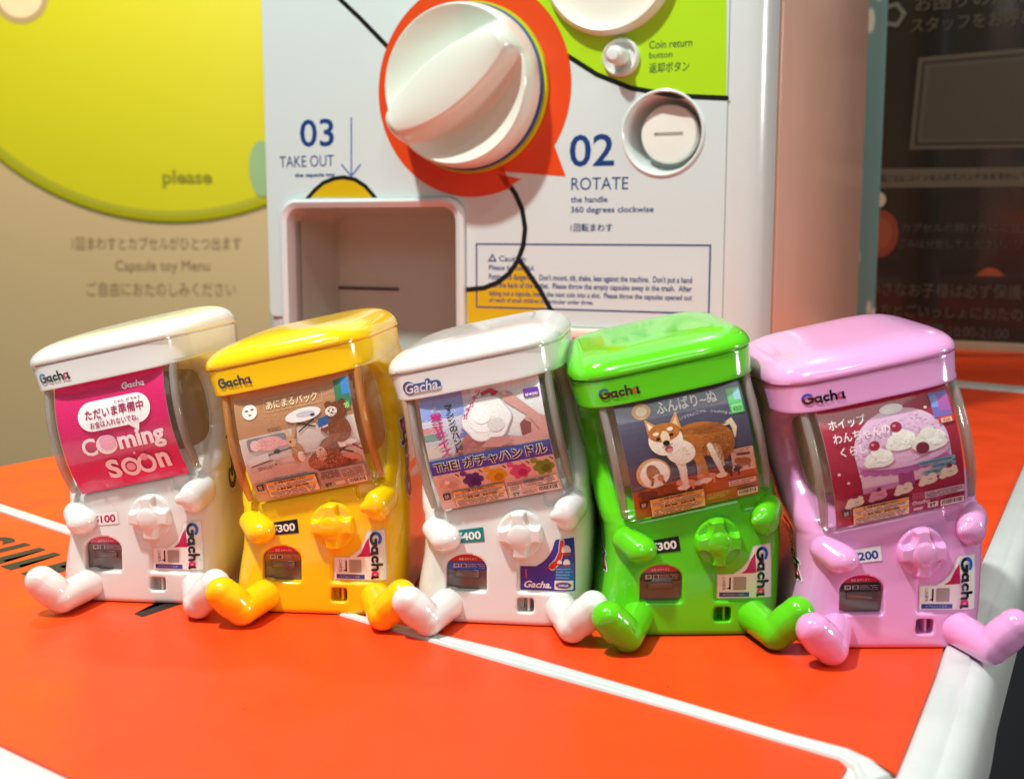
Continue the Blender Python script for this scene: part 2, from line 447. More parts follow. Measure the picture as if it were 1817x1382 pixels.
# the rounded white rail along the right edge
rail_in = [at(1560, 1440), rE[0], rE[1], rE[2], rE[3], rE[4], rE[5], rE[5]+dR*9, bR+dR*2]
rings = []
for i, p in enumerate(rail_in):
    a = rail_in[max(0, i-1)]; c = rail_in[min(len(rail_in)-1, i+1)]; d = (c-a).normalized(); n = Vector((d.y, -d.x, 0))
    prof = [(.03, -.5), (.03, -.01), (.06, .05), (.12, .07), (.46, .07), (.50, .03), (.53, .03), (.62, .02), (.76, -.06), (.88, -.22), (.95, -.45), (.97, -.8), (.97, -1.3), (.4, -1.3)]
    rings.append([tuple(p+n*t+Vector((0, 0, h))) for t, h in prof])
b = bmesh.new(); add_loft(b, rings); obj('edge_rail', to_mesh('edge_rail', b, True, 50), M_edge, table)
rings = []
for i, p in enumerate(rail_in):
    a = rail_in[max(0, i-1)]; c = rail_in[min(len(rail_in)-1, i+1)]; d = (c-a).normalized(); n = Vector((d.y, -d.x, 0))
    rings.append([tuple(p+n*t+Vector((0, 0, h))) for t, h in [(.5, -1.2), (.90, -1.2), (.94, -1.8), (.94, -40), (.5, -40)]])
b = bmesh.new(); add_loft(b, rings); obj('side_skirt', to_mesh('side_skirt', b, True, 30), M_dark, table)
# far white strip and the panel beyond it
b = bmesh.new(); pn = Vector((-dP.y, dP.x, 0));
if pn.y < 0: pn = -pn
p0, p1 = pale_b-dP*4, back_l
rings = [[tuple(p+pn*t+Vector((0, 0, h))) for t, h in [(.1, -.3), (.1, .03), (.3, .06), (1.7, .06), (1.9, .03), (1.9, -.3)]] for p in (p0, p1)]
add_loft(b, rings); obj('far_strip', to_mesh('far_strip', b, True, 50), M_edge, table)
q0, q1 = p0+pn*2.0, p1+pn*2.0
flat_sheet('far_panel', [w2(q0), w2(q0+pn*26), w2(q1+pn*26), w2(q1)], 0, .3, M_orange, table)
# black lettering on the front panel: read along the strip, its foot towards the camera
e_u = (sB[5]-sB[1]); e_u.normalize(); e_v = Vector((.56, .83, 0))
o_t = at(246, 1091)
M_ink = print_mat('black_lettering', .55)
def on_table(u, v, l): p = o_t+e_u*u+e_v*v; return (p.x, p.y, .004+l)
def letter(*bars):
    pl = Print(); pl.step = .006
    if isinstance(bars[0], str): pl.text(bars[0], bars[1], '#15130f', 1, .03)
    else: pl.poly(bars, '#15130f', 1)
    pl.build('letter', on_table, table, M_ink)
uE = (at(38, 1017)-o_t).dot(e_u); HL = 1.36
uL = uE-.86; uL2 = uL-.66; uI = uL2-.66
def ell(x): letter((x, 0), (x+.46, 0), (x+.46, .25), (x+.29, .27), (x+.29, HL), (x, HL))
letter('S', (uI-1.05, .0, uI-.25, HL+.03)); letter((uI, 0), (uI+.29, 0), (uI+.29, HL), (uI, HL)); ell(uL2); ell(uL)
x = uE
letter((x, 0), (x+.72, 0), (x+.72, .25), (x+.29, .27), (x+.25, .56), (x+.64, .56), (x+.64, .8), (x+.25, .8), (x+.25, HL-.25), (x+.72, HL-.25), (x+.72, HL), (x, HL))
letter((-.12, -.02), (.15, -.02), (.15, 1.25), (.55, 1.25), (.55, 1.5), (-.5, 1.5), (-.5, 1.25), (-.12, 1.25))

# ---------------------------------------------------------------- big capsule machine behind
mach = empty('capsule_machine', (PAN.o.x, PAN.o.y, 0), PAN.yaw, 'large white capsule vending machine with a big round crank knob behind the toys', 'vending machine')
U0, U1 = PAN.uv(474, 300)[0], PAN.uv(1288, 300)[0]
BL, BR = U0-.55, U1+1.35
chx0, chx1, chtop = PAN.uv(506, 480)[0], PAN.uv(828, 480)[0], PAN.uv(660, 352)[1]
lock_c = PAN.uv(1177, 237); ret_c = PAN.uv(1104, 103); slot_c = PAN.uv(1085, -62); knob_c = PAN.uv(838, 158)
b = bmesh.new(); add_box(b, (BL, .01, 0), (BR, 22, 38), 1.0, 5)
cutb = bmesh.new(); add_prism(cutb, rrect(chx0+.25, .6, chx1-.25, chtop-.3, .55), -1, 7.5)
add_revolve(cutb, [(1.38, -1), (1.38, 1.6)], 64, lock_c); add_revolve(cutb, [(.5, -1), (.5, .8)], 48, ret_c); add_revolve(cutb, [(1.9, -1), (1.9, 1.5)], 64, slot_c)
bmesh.ops.recalc_face_normals(cutb, faces=cutb.faces[:]); bmesh.ops.recalc_face_normals(b, faces=b.faces[:])
b = evaluated(b, [('BOOLEAN', dict(operation='DIFFERENCE', solver='EXACT', cutter=cutb))])
body = obj('body', to_mesh('machine_body', b, True, 30), M_whiteplastic, mach)
# printed face plate (with the same holes)
PB = PAN.uv(1000, 579)[1]
b = bmesh.new(); add_prism(b, rrect(U0, PB, U1, 36, .25), -.06, .005)
cutb = bmesh.new(); add_prism(cutb, rrect(chx0-.02, -2, chx1+.02, chtop+.02, .75), -1, 1)
add_revolve(cutb, [(1.43, -1), (1.43, 1)], 64, lock_c); add_revolve(cutb, [(.56, -1), (.56, 1)], 48, ret_c); add_revolve(cutb, [(2.0, -1), (2.0, 1)], 64, slot_c)
bmesh.ops.recalc_face_normals(cutb, faces=cutb.faces[:]); bmesh.ops.recalc_face_normals(b, faces=b.faces[:])
b = evaluated(b, [('BOOLEAN', dict(operation='DIFFERENCE', solver='EXACT', cutter=cutb))])
obj('face_plate', to_mesh('face_plate', b, True, 30), M_panelwhite, mach)
b = bmesh.new(); add_box(b, (chx1+.1, -.32, PB-.42), (BR-1.0, .05, PB-.03), .1); obj('base_lip', to_mesh('base_lip', b), M_cream, mach)
b = bmesh.new(); add_box(b, (chx1+.1, -.05, 0), (BR-1.0, .05, PB-.5), .02); obj('base_plate', to_mesh('base_plate', b), M_cream, mach)
# side cover of tinted acrylic
b = bmesh.new(); add_box(b, (BR+.004, 1.3, 0), (BR+.12, 21.7, 37), .05); obj('side_panel', to_mesh('side_panel', b), M_side, mach)
# chute frame, interior, slit
b = bmesh.new()
outer = rrect(chx0, .3, chx1, chtop, .75, 8); inner = rrect(chx0+.3, .6, chx1-.3, chtop-.34, .55, 8)
rings = [[(p[0], yy, p[1]) for p in o_] for o_, yy in ((outer, .0), (outer, -.26), ([(a[0]*.6+c[0]*.4, a[1]*.6+c[1]*.4) for a, c in zip(outer, inner)], -.36), (inner, -.26), (inner, .3))]
vs = [[b.verts.new(p) for p in r] for r in rings]; n = len(outer)
for A_, B_ in zip(vs[:-1], vs[1:]):
    for i in range(n):
        j = (i+1) % n; b.faces.new((A_[i], A_[j], B_[j], B_[i]))
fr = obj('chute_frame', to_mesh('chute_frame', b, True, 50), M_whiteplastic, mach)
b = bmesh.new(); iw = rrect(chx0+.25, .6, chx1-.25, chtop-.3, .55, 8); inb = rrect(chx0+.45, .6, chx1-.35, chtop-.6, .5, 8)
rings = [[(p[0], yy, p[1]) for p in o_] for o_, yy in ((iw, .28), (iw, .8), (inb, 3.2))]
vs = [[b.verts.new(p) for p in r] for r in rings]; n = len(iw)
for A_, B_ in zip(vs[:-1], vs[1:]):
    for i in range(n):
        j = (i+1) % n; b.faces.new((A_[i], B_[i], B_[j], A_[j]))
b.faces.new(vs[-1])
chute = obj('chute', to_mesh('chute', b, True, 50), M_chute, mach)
PB2 = Plane(PAN.o.x-PAN.n.x*3.2, PAN.o.y-PAN.n.y*3.2, PAN.yaw); pz = PB2.uv(575, 510); pz2 = PB2.uv(708, 501)
b = bmesh.new(); add_box(b, (pz[0], 3.12, pz[1]-.06), (pz2[0], 3.19, pz[1]+.05), .02); obj('slit', to_mesh('slit', b), M_slit, chute)
# crank knob
kR, kH = 2.78, 2.35
b = bmesh.new(); NA, NR = 160, 64; rings = []; fa = R(33)
def kh(u, v):
    s_, t_ = u*math.cos(fa)+v*math.sin(fa), -u*math.sin(fa)+v*math.cos(fa)
    r = math.hypot(u, v)/kR
    rim = .75+.85*max(0, (r-.15)/.85)**2
    wv = .85*max(0, 1-(s_/(kR*1.04))**2)**.75+.02
    e = abs(t_)/wv
    crest = kH-.10*(e**2) if e < 1 else kH-.1
    k_ = 1-min(1, max(0, (abs(t_)-wv)/.45)); k_ = k_*k_*(3-2*k_)
    h = rim*(1-k_)+crest*k_
    h = max(h, rim)
    lip = min(1, max(0, (r-.86)/.14)); l2 = lip*lip
    h = h*(1-l2)+min(h, 1.85)*l2
    return h-.35*max(0, (r-.955)/.045)**2
for i in range(NR+1):
    rr = kR*(i/NR)**.8 if i else .002
    rings.append([(rr*math.cos(2*math.pi*j/NA), -kh(rr*math.cos(2*math.pi*j/NA), rr*math.sin(2*math.pi*j/NA)), rr*math.sin(2*math.pi*j/NA)) for j in range(NA)])
for yy, rr in ((-1.2, kR+.02), (-.8, kR+.05), (-.5, kR+.05)): rings.append([(rr*math.cos(2*math.pi*j/NA), yy, rr*math.sin(2*math.pi*j/NA)) for j in range(NA)])
add_loft(b, rings)
kn = obj('crank_knob', to_mesh('crank_knob', b, True, 50), mat('ivory_plastic', (.72, .75, .66, 1), .2, coat=.4), mach); kn.location = (knob_c[0], 0, knob_c[1])
b = bmesh.new(); add_revolve(b, [(kR+.02, -.5), (kR+.1, -.5), (kR+.1, -.3), (kR+.02, -.3)], 96, (0, 0), True); obj('blue_ring', to_mesh('blue_ring', b), mat('blue_ring', '#1c3f86', .3), kn)
b = bmesh.new(); add_revolve(b, [(kR+.02, -.3), (kR+.19, -.3), (kR+.19, -.07), (kR+.02, -.07)], 96, (0, 0), True); obj('lime_ring', to_mesh('lime_ring', b), mat('lime_ring', '#c9cf28', .3), kn)
# lock
b = bmesh.new(); add_revolve(b, [(1.44, -.05), (1.44, -.1), (1.38, -.13), (1.32, -.06), (1.12, 1.0), (.2, 1.05)], 72, front=False)
lk = obj('lock', to_mesh('lock', b, True, 50), M_whiteplastic, mach); lk.location = (lock_c[0], 0, lock_c[1])
b = bmesh.new(); add_revolve(b, [(.98, 1.1), (.98, .42), (.94, .36), (.87, .34), (.01, .34)], 64)
cb = bmesh.new(); add_box(cb, (-.5, -.5, -.06), (.5, .46, .06)); bmesh.ops.recalc_face_normals(b, faces=b.faces[:]); b = evaluated(b, [('BOOLEAN', dict(operation='DIFFERENCE', solver='EXACT', cutter=cb))])
pg = obj('lock_plug', to_mesh('lock_plug', b, True, 40), mat('plug_plastic', (.78, .77, .7, 1), .25), lk); pg.location = (.08, 0, 0)
# coin return button
b = bmesh.new(); add_revolve(b, [(.64, -.05), (.64, -.2), (.58, -.28), (.52, -.24), (.48, -.08), (.1, -.075)], 56, front=False)
M_matte = mat('matte_white_plastic', (.68, .70, .66, 1), .45)
cr = obj('coin_return', to_mesh('coin_return', b, True, 50), M_matte, mach); cr.location = (ret_c[0], 0, ret_c[1])
b = bmesh.new(); add_revolve(b, [(.30, -.07), (.30, -.75), (.28, -.84), (.23, -.88), (.2, -.92), (.18, -.98), (.01, -1.0)], 48); obj('button', to_mesh('button', b, True, 40), M_matte, cr)
# coin slot dial, mostly out of the picture
b = bmesh.new(); add_revolve(b, [(2.33, -.05), (2.33, -.35), (2.2, -.55), (2.02, -.5), (1.86, -.16), (1.5, -.09), (.02, -.09)], 80, front=False)
cs = obj('coin_dial', to_mesh('coin_dial', b, True, 50), mat('beige_dial', (.72, .66, .57, 1), .25, coat=.3), mach); cs.location = (slot_c[0], 0, slot_c[1])

# artwork and lettering of the face plate
pr = Print(); pr.step = .002
P = PAN.uv
NAVY, BLK = '#163a78', '#10120f'
arcpx = [(960, 60), (1005, 98), (1060, 133), (1120, 157), (1200, 171), (1290, 175)]
pr.poly([P(*q) for q in arcpx]+[P(1290, -40), P(900, -40)], '#a8d614', 1)
pr.poly([P(830, 515), P(860, 511), P(890, 499), P(910, 480), P(923, 462), P(955, 515), P(985, 577), P(831, 577)], '#cda806', 1)
mound = [P(550, 351), P(560, 338), P(575, 325), P(595, 317), P(612, 315), P(632, 319), P(650, 331), P(666, 351)]
pr.poly(mound, '#cda806', 1)
lw = .17
bx = (PAN.uv(846, 434), PAN.uv(1262, 434), PAN.uv(1258, 558), PAN.uv(846, 545))
x0, x1 = P(847, 490)[0], P(1260, 490)[0]; y1, y0 = P(1000, 434)[1], P(1000, 549)[1]
pr.stroke([(x0, y0), (x0, y1), (x1, y1), (x1, y0)], .055, NAVY, 3, closed=True)
def ptext(s, x0, ytop, x1, ybot, col=NAVY, bold=0.0, L=3, shear=0): pr.text(s, PAN.box(x0, ytop, x1, ybot), col, L, bold, shear)
ptext('Caution', 887, 454, 934, 464, bold=.012)
tri = [P(869, 463), P(881, 463), P(875, 452)]; pr.stroke(tri, .05, NAVY, 3, closed=True)
ptext('Please be careful.', 869, 470, 950, 479, bold=.012)
ptext("Putting it is dangerous.  Don't mount, tilt, shake, lean against the machine.  Don't put a hand", 869, 485, 1229, 499, bold=.014)
ptext('into the back of the outlet.  Please throw the empty capsules away in the trash.  After', 869, 500, 1229, 513, bold=.014)
ptext('taking out a capsule, insert the next coin into a slot.  Please throw the capsules opened out', 869, 515, 1229, 527, bold=.014)
ptext('of reach of small children in particular under three.', 869, 528, 1054, 538, bold=.014)
# black outlines of the round shapes
pr.stroke([P(*q) for q in arcpx], lw*.95, BLK, 4)
pr.stroke([P(600, -5), P(640, 33), P(700, 95)], lw, BLK, 4)
pr.stroke([P(*q) for q in ((870, 290), (895, 315), (915, 343), (928, 372), (933, 405), (930, 435), (920, 463), (905, 485), (885, 501), (860, 511), (830, 514))], lw*1.05, BLK, 4)
pr.stroke([P(922, 460), P(960, 515), P(996, 582)], lw*1.05, BLK, 5)
pr.stroke([P(546, 354)]+mound[1:-1]+[P(670, 354)], lw*.9, BLK, 4)
# orange turn-arrow ring round the knob
kc = knob_c; rO = kc[1]-P(838, 350)[1]; rI = rO*.62
aa = [-48+i*(360-10)/90 for i in range(91)]; o1 = -33; o2 = 360-66
A0 = [o1+(o2-o1)*i/90 for i in range(91)]
for i in range(90):
    a, c = R(A0[i]), R(A0[i+1])
    pr.poly([(kc[0]+rI*math.cos(a), kc[1]+rI*math.sin(a)), (kc[0]+rI*math.cos(c), kc[1]+rI*math.sin(c)), (kc[0]+rO*math.cos(c), kc[1]+rO*math.sin(c)), (kc[0]+rO*math.cos(a), kc[1]+rO*math.sin(a))], '#d84410', 6)
end = lambda a, r: (kc[0]+r*math.cos(R(a)), kc[1]+r*math.sin(R(a)))
pr.poly([end(o1, rO), P(1005, 313), P(885, 304), end(o1-14, rI), end(o1, rI)], '#d84410', 6.5)
pr.poly([end(o2, rO), end(o2, rI), P(884, 309), P(926, 318), P(900, 334)], '#d84410', 6.5)
ptext('02', 1012, 240, 1091, 297, bold=.012, L=3); ptext('ROTATE', 1015, 316, 1116, 338); ptext('the handle', 1014, 349, 1079, 360, bold=.012)
ptext('360 degrees clockwise', 1014, 367, 1161, 381, bold=.012); ptext('1回転まわす', 1014, 397, 1088, 411, bold=.012)
ptext('03', 534, 213, 594, 262, bold=.012); ptext('TAKE OUT', 498, 278, 594, 298); ptext('the capsule toy', 525, 308, 596, 317, bold=.03)
pr.stroke([P(625, 210), P(625, 311)], .06, '#4a66a8', 3); pr.stroke([P(608, 293), P(625, 313), P(641, 293)], .06, '#4a66a8', 3.2)
ptext('Coin return', 1153, 74, 1229, 88, '#123c3c', .006); ptext('button', 1153, 94, 1194, 105, '#123c3c', .006); ptext('返却ボタン', 1153, 113, 1224, 131, '#123c3c', .008)
pr.poly([P(960, -20), P(985, -20), P(1000, 22), P(985, 12)], '#1d3f8a', 3)
pr.build('face_print', lambda u, v, l: (u, -.062-l, v), mach, M_print)

# ---------------------------------------------------------------- far wall board at the left
WB = Plane(-45, 112, 0)
wb = empty('wall_board', (WB.o.x, WB.o.y, 0), WB.yaw, 'beige wall board with a huge lime green disc, blurred at the left', 'board')
x0 = WB.uv(-500, 0)[0]; x1 = WB.uv(640, 0)[0]
b = bmesh.new(); add_box(b, (x0, 0, -40), (x1, 3, 80)); obj('board', to_mesh('board', b, False), mat('beige_board', (.56, .41, .22, 1), .5, var=.03, vscale=.05), wb)
c0 = WB.uv(290, -100); r0 = WB.uv(290+490, -100)[0]-c0[0]
b = bmesh.new(); add_revolve(b, [(r0, 0), (r0, -.15), (r0-.15, -.28), (r0-.8, -.3), (.1, -.3)], 128, c0); dsc = obj('disc', to_mesh('disc', b), mat('lime_disc', (.60, .56, .005, 1), .4, coat=.15), wb)
b = bmesh.new(); add_revolve(b, [(r0-.55, -.30), (r0-.55, -.33), (r0-1.1, -.33), (r0-1.1, -.30)], 128, c0, True); obj('disc_rim', to_mesh('disc_rim', b), mat('olive_rim', (.40, .385, .01, 1), .6), dsc)
pw = Print(); pw.step = .03
WBx = lambda *a: WB.box(*a)
c1 = WB.uv(38, -8); pw.ell(c1[0], c1[1], 2.6, 2.6, '#b39a6b', 11); pw.ell(c1[0], c1[1], 2.1, 2.1, '#f0d2a8', 12)
c2 = WB.uv(466, 300); pw.ell(c2[0], c2[1], 1.2, 2.6, '#8fae7c', 13)
pw.text('please', WBx(290, 302, 378, 335), '#85800a', 10, .03)
pw.text('1回まわすとカプセルがひとつ出ます', WBx(128, 420, 428, 444), '#84694a', 1, .0)
pw.text('Capsule toy Menu', WBx(205, 462, 372, 486), '#84694a', 1, 0); pw.text('ご自由におたのしみください', WBx(155, 500, 418, 526), '#886d4c', 1, .0)
pw.build('board_print', lambda u, v, l: (u, -.01-l, v), wb, M_wallp)

# ---------------------------------------------------------------- dark notice board, post at the right
NB = Plane(26, 74, R(-30))
nb = empty('notice_board', (NB.o.x, NB.o.y, 0), NB.yaw, 'dark notice board with rows of pale lettering behind the pink toy', 'notice board')
ux0 = NB.uv(1530, 300)[0]; ux1 = NB.uv(1990, 300)[0]; zb = NB.uv(1680, 603)[1]; zb2 = NB.uv(1680, 632)[1]
b = bmesh.new(); add_box(b, (ux0, 0, zb), (ux1, 1.5, 46), .1); obj('board', to_mesh('board', b), mat('charcoal_board', (.022, .021, .018, 1), .16, coat=.5, var=.3, vscale=.08), nb)
b = bmesh.new(); add_box(b, (ux0-1, -.5, min(0.02, zb2)), (ux1, 1.6, zb-.01), .1); obj('base_rail', to_mesh('base_rail', b), mat('tan_rail', (.33, .24, .16, 1), .35), nb)
pn_ = Print(); pn_.step = .02
N = NB.uv; TXT = '#524c3e'
def nt_(s, x0, y0, x1, y1, col=TXT): pn_.text(s, NB.box(x0, y0, x1, y1), col, 2, .012)
nt_('お困りの際は', 1625, -8, 1830, 22); nt_('スタッフをお呼びく', 1617, 34, 1860, 60)
pn_.poly([N(1630, 103), N(1845, 84), N(1845, 262), N(1614, 266)], '#564d3e', 1); pn_.poly([N(1637, 110), N(1838, 93), N(1838, 256), N(1622, 259)], '#2a2823', 1.5)
pn_.poly([N(1642, 115), N(1832, 99), N(1832, 251), N(1628, 254)], '#50483a', 2); pn_.poly([N(1650, 122), N(1825, 107), N(1825, 245), N(1636, 247)], '#473f33', 2.5)
pn_.poly([N(1545, 300), N(1900, 296), N(1900, 330), N(1545, 334)], '#5a5242', 1)
nt_('1回ごとにコインを入れてハンドルをまわしてください', 1556, 311, 1880, 323, '#39342a')
pn_.ell(*N(1558, 355), .5, .5, '#b8ad95', 2)
c3 = N(1562, 415); pn_.ell(c3[0], c3[1], 1.15, 1.5, '#7c3826', 2); pn_.ell(c3[0], c3[1], .75, 1.0, '#8c4630', 2.5)
nt_('カプセルの開け方にご注意く', 1600, 397, 1850, 412, '#464440'); nt_('ごみは分別してください。リサイ', 1595, 425, 1850, 440, '#464440')
pn_.poly([N(1731, 490), N(1745, 478), N(1757, 474), N(1770, 478), N(1784, 490)], '#8c4424', 2)
nt_('小さなお子様は必ず保護者', 1540, 500, 1840, 524, '#4c463a'); nt_('の方とごいっしょにおたのし', 1540, 538, 1840, 560, '#4c463a'); nt_('営業時間 10:00-21:00', 1590, 572, 1790, 594, '#464440')
pn_.stroke([N(1570, 15), N(1592, 8), N(1605, 25), N(1592, 45), N(1570, 42)], .25, '#6b6a60', 2)
pn_.build('board_print', lambda u, v, l: (u, -.01-l, v), nb, M_wallp)

pw0, pw1 = at(1523, 640), at(1549, 640)
fx = lambda px, D: (px-908.5)/F_PX*D
PP = Plane(fx(1534, 68), 68, R(-10))
post = empty('door_post', (PP.o.x, PP.o.y, 0), PP.yaw, 'narrow teal patterned post between the machine side and the notice board', 'post')
hw = .6
b = bmesh.new(); add_box(b, (-hw, 0, 0), (hw, 1.2, 48), .08); obj('post', to_mesh('post', b), speckle('teal_post'), post)
b = bmesh.new(); add_box(b, (-hw-1.5, .4, 0), (-hw-.01, 1.5, 48), .08); obj('post_trim', to_mesh('post_trim', b), mat('tan_trim', (.46, .31, .21, 1), .3), post)
# ---------------------------------------------------------------- the five toy machines
BA, BZ0, BZ1 = .21398, .786, 2.4289
_sx, _sz, _sa = [0], [0], []
for i in range(800):
    t = min(1, max(0, (i*.01-BZ0)/(BZ1-BZ0))); a = BA*t*t*(3-2*t); _sa.append(a)
    _sx.append(_sx[-1]-math.sin(a)*.01); _sz.append(_sz[-1]+math.cos(a)*.01)
def bend(x, y, z):
    """the toys slouch: the upper half leans over to one side"""
    if z <= 0: return (x, y, z)
    f = min(z/.01, 798); i = int(f); k = f-i
    a = _sa[i]; return (_sx[i]+(_sx[i+1]-_sx[i])*k+x*math.cos(a), y, _sz[i]+(_sz[i+1]-_sz[i])*k+x*math.sin(a))
def bent(bm):
    for v in bm.verts: v.co = Vector(bend(*v.co))
    return bm
def sup(hw, yf, yb, z, n=5, cx=0, N=72, tilt=0, ybn=None):
    cyy, hd = (yf+yb)/2, (yb-yf)/2; out = []
    for i in range(N):
        t = 2*math.pi*i/N; c, s = math.cos(t), math.sin(t)
        y = cyy+hd*math.copysign(abs(s)**(2/n), s)
        out.append((cx+hw*math.copysign(abs(c)**(2/n), c), y, z+tilt*(y-cyy)))
    return out
def yp(z): return -1.5-.28*(1-((z-3.48)/1.08)**2)

# body: lower cabinet + rear column, holes cut, edges melted together
cx = lambda z: -.2*(1-min(1, z/2.0))
b = bmesh.new()
add_loft(b, [sup(h, yf, yb, z, 6, cx(z), 96) for z, h, yf, yb in ((0, 1.64, -1.66, 2.05), (.05, 1.69, -1.72, 2.1), (.6, 1.69, -1.68, 2.15), (1.2, 1.655, -1.64, 2.2), (1.8, 1.66, -1.585, 2.2), (2.2, 1.65, -1.53, 2.2), (2.33, 1.62, -1.49, 2.2), (2.4, 1.57, -1.42, 2.15))])
add_loft(b, [sup(h, yf, 2.2, z, 6, 0, 96) for z, h, yf in ((2.15, 1.64, -1.48), (2.36, 1.67, -1.42), (2.52, 1.68, -1.28), (2.68, 1.69, -1.05), (2.88, 1.69, -.74), (3.12, 1.69, -.46), (3.4, 1.69, -.30), (3.9, 1.69, -.26), (4.2, 1.69, -.38), (4.4, 1.69, -.7), (4.52, 1.68, -1.0), (4.7, 1.65, -1.3))])
bmesh.ops.recalc_face_normals(b, faces=b.faces[:])
b = evaluated(b, [('REMESH', dict(mode='VOXEL', voxel_size=.04))])
def bodycut():
    c = bmesh.new()
    A_ = [(-1.16, .64), (-1.14, .62), (-.40, .62), (-.38, .64), (-.38, 1.06)]+arc((-.77, 1.06), .39, 0, 180, 20, .31)[1:-1]+[(-1.16, 1.06)]
    add_prism(c, A_, -3, -1.36)
    add_prism(c, rrect(.2, .26, .52, .54, .05), -3, -1.3)
    add_prism(c, rrect(.84, 2.12, 1.2, 2.42, .04), -3, -1.43)
    add_prism(c, rrect(.2, .63, 1.34, 1.60, .06), -3, -1.605)
    bmesh.ops.recalc_face_normals(c, faces=c.faces[:]); return c
bmesh.ops.recalc_face_normals(b, faces=b.faces[:])
b = evaluated(b, [('BOOLEAN', dict(operation='DIFFERENCE', solver='MANIFOLD', cutter=bodycut()))])
b = evaluated(b, [('REMESH', dict(mode='VOXEL', voxel_size=.025)), ('SMOOTH', dict(factor=.5, iterations=4))])
BODY_BVH = BVHTree.FromBMesh(b)
ME_body = to_mesh('toy_body', bent(b), True, 180)
def front_y(x, z):
    h = BODY_BVH.ray_cast(Vector((x, -6, z)), Vector((0, 1, 0))); return h[0].y if h[0] else -1.6
def side_x(y, z, s):
    h = BODY_BVH.ray_cast(Vector((6*s, y, z)), Vector((-s, 0, 0))); return h[0].x if h[0] else 1.65*s

# lid: rim, groove, dome
def lidr(k, z, tilt=0): return sup(1.73*k[0], .40-2.17*k[1], .40+2.17*k[1], z, 4.4, 0, 120, tilt)
rings = [lidr((.80, .84), 4.58), lidr((.945, .96), 4.555), lidr((.965, .978), 4.565), lidr((.97, .981), 4.60), lidr((.962, .975), 4.635), lidr((.985, .993), 5.02), lidr((.983, .991), 5.045), lidr((.955, .965), 5.055), lidr((.955, .965), 5.078), lidr((.99, .995), 5.085)]
H = .455
for i in range(0, 15):
    t = i/14*R(90); k = math.cos(t)**.4 if i < 14 else .03
    z = 5.10+H*math.sin(t)**.95
    rings.append(lidr((.06+.94*k, .02+.98*k), z, .045*math.sin(t)))
b = bmesh.new(); add_loft(b, rings); bmesh.ops.recalc_face_normals(b, faces=b.faces[:])
LID_BVH = BVHTree.FromBMesh(b)
ME_lid = to_mesh('toy_lid', bent(b), True, 55)
def lid_y(x, z):
    h = LID_BVH.ray_cast(Vector((x, -6, z)), Vector((0, 1, 0))); return h[0].y if h[0] else -1.7

# clear cover: a bulged shell closed at the bottom, open to the rear column
CX, CW = .06, 1.43
def cov(z, ins=0):
    f = yp(z)-.05+ins; r = .32; xl, xr = CX-CW+ins*.8, CX+CW-ins*.8; pts = [(xl, .6), (xl, -.4)]
    pts += [(xl+r+r*math.cos(a), f+r+r*math.sin(a)) for a in [R(180+90*i/8) for i in range(9)]]
    pts += [(CX-.7, f), (CX-.2, f), (CX+.3, f), (CX+.8, f)]
    pts += [(xr-r+r*math.cos(a), f+r+r*math.sin(a)) for a in [R(270+90*i/8) for i in range(9)]]
    pts += [(xr, -.4), (xr, .6)]
    return [(x, y, z) for x, y in pts]
b = bmesh.new(); rows = [cov(2.34, .26), cov(2.35, .12), cov(2.385, .04), cov(2.44, .0)]+[cov(2.5+i*.13, 0) for i in range(1, 17)]
vs = [[b.verts.new(p) for p in r] for r in rows]
for A_, B_ in zip(vs[:-1], vs[1:]):
    for i in range(len(A_)-1): b.faces.new((A_[i], A_[i+1], B_[i+1], B_[i]))
b = evaluated(b, [('SOLIDIFY', dict(thickness=.045, offset=-1))])
ME_cover = to_mesh('toy_cover', bent(b), True, 40)

# inner liner behind the poster
b = bmesh.new(); rows = []
for i in range(13):
    z = 2.5+i*2.08/12; f = yp(z)+.85; r = .4; xl, xr = CX-CW+.1, CX+CW-.1
    pts = [(xl, f+.75)]+[(xl+r+r*math.cos(a), f+r+r*math.sin(a)) for a in [R(180+15*k_) for k_ in range(7)]]+[(xr-r+r*math.cos(a), f+r+r*math.sin(a)) for a in [R(270+15*k_) for k_ in range(7)]]+[(xr, f+.75)]
    rows.append([(x, min(y, .6), z) for x, y in pts])
vs = [[b.verts.new(p) for p in r_] for r_ in rows]
for A_, B_ in zip(vs[:-1], vs[1:]):
    for i in range(len(A_)-1): b.faces.new((A_[i], A_[i+1], B_[i+1], B_[i]))
b = evaluated(b, [('SOLIDIFY', dict(thickness=.04, offset=-1))])
ME_liner = to_mesh('toy_liner', bent(b), True, 40)

# corner bars beside the poster; hazy colour stands in for the cover's inner reflections
def corner(sgn):
    b = bmesh.new(); rings = []
    for i in range(18):
        z = 2.44+i*2.14/17; k = .75+.25*min(1, i/3)
        rings.append([(CX+sgn*(CW-.105)+.08*k*math.cos(a), yp(z)+.12+.11*k*math.sin(a), z) for a in [2*math.pi*j/20 for j in range(20)]])
    add_loft(b, rings); return to_mesh('toy_corner_sheen_bar', bent(b), True, 50)
ME_bars = [corner(-1), corner(1)]
b = bmesh.new(); add_box(b, (.385, -1.58, .24), (.43, -1.28, .56), .01); add_box(b, (.19, -1.4, .24), (.30, -1.28, .56), .01); ME_div = to_mesh('toy_return_divider', bent(b), True, 40)

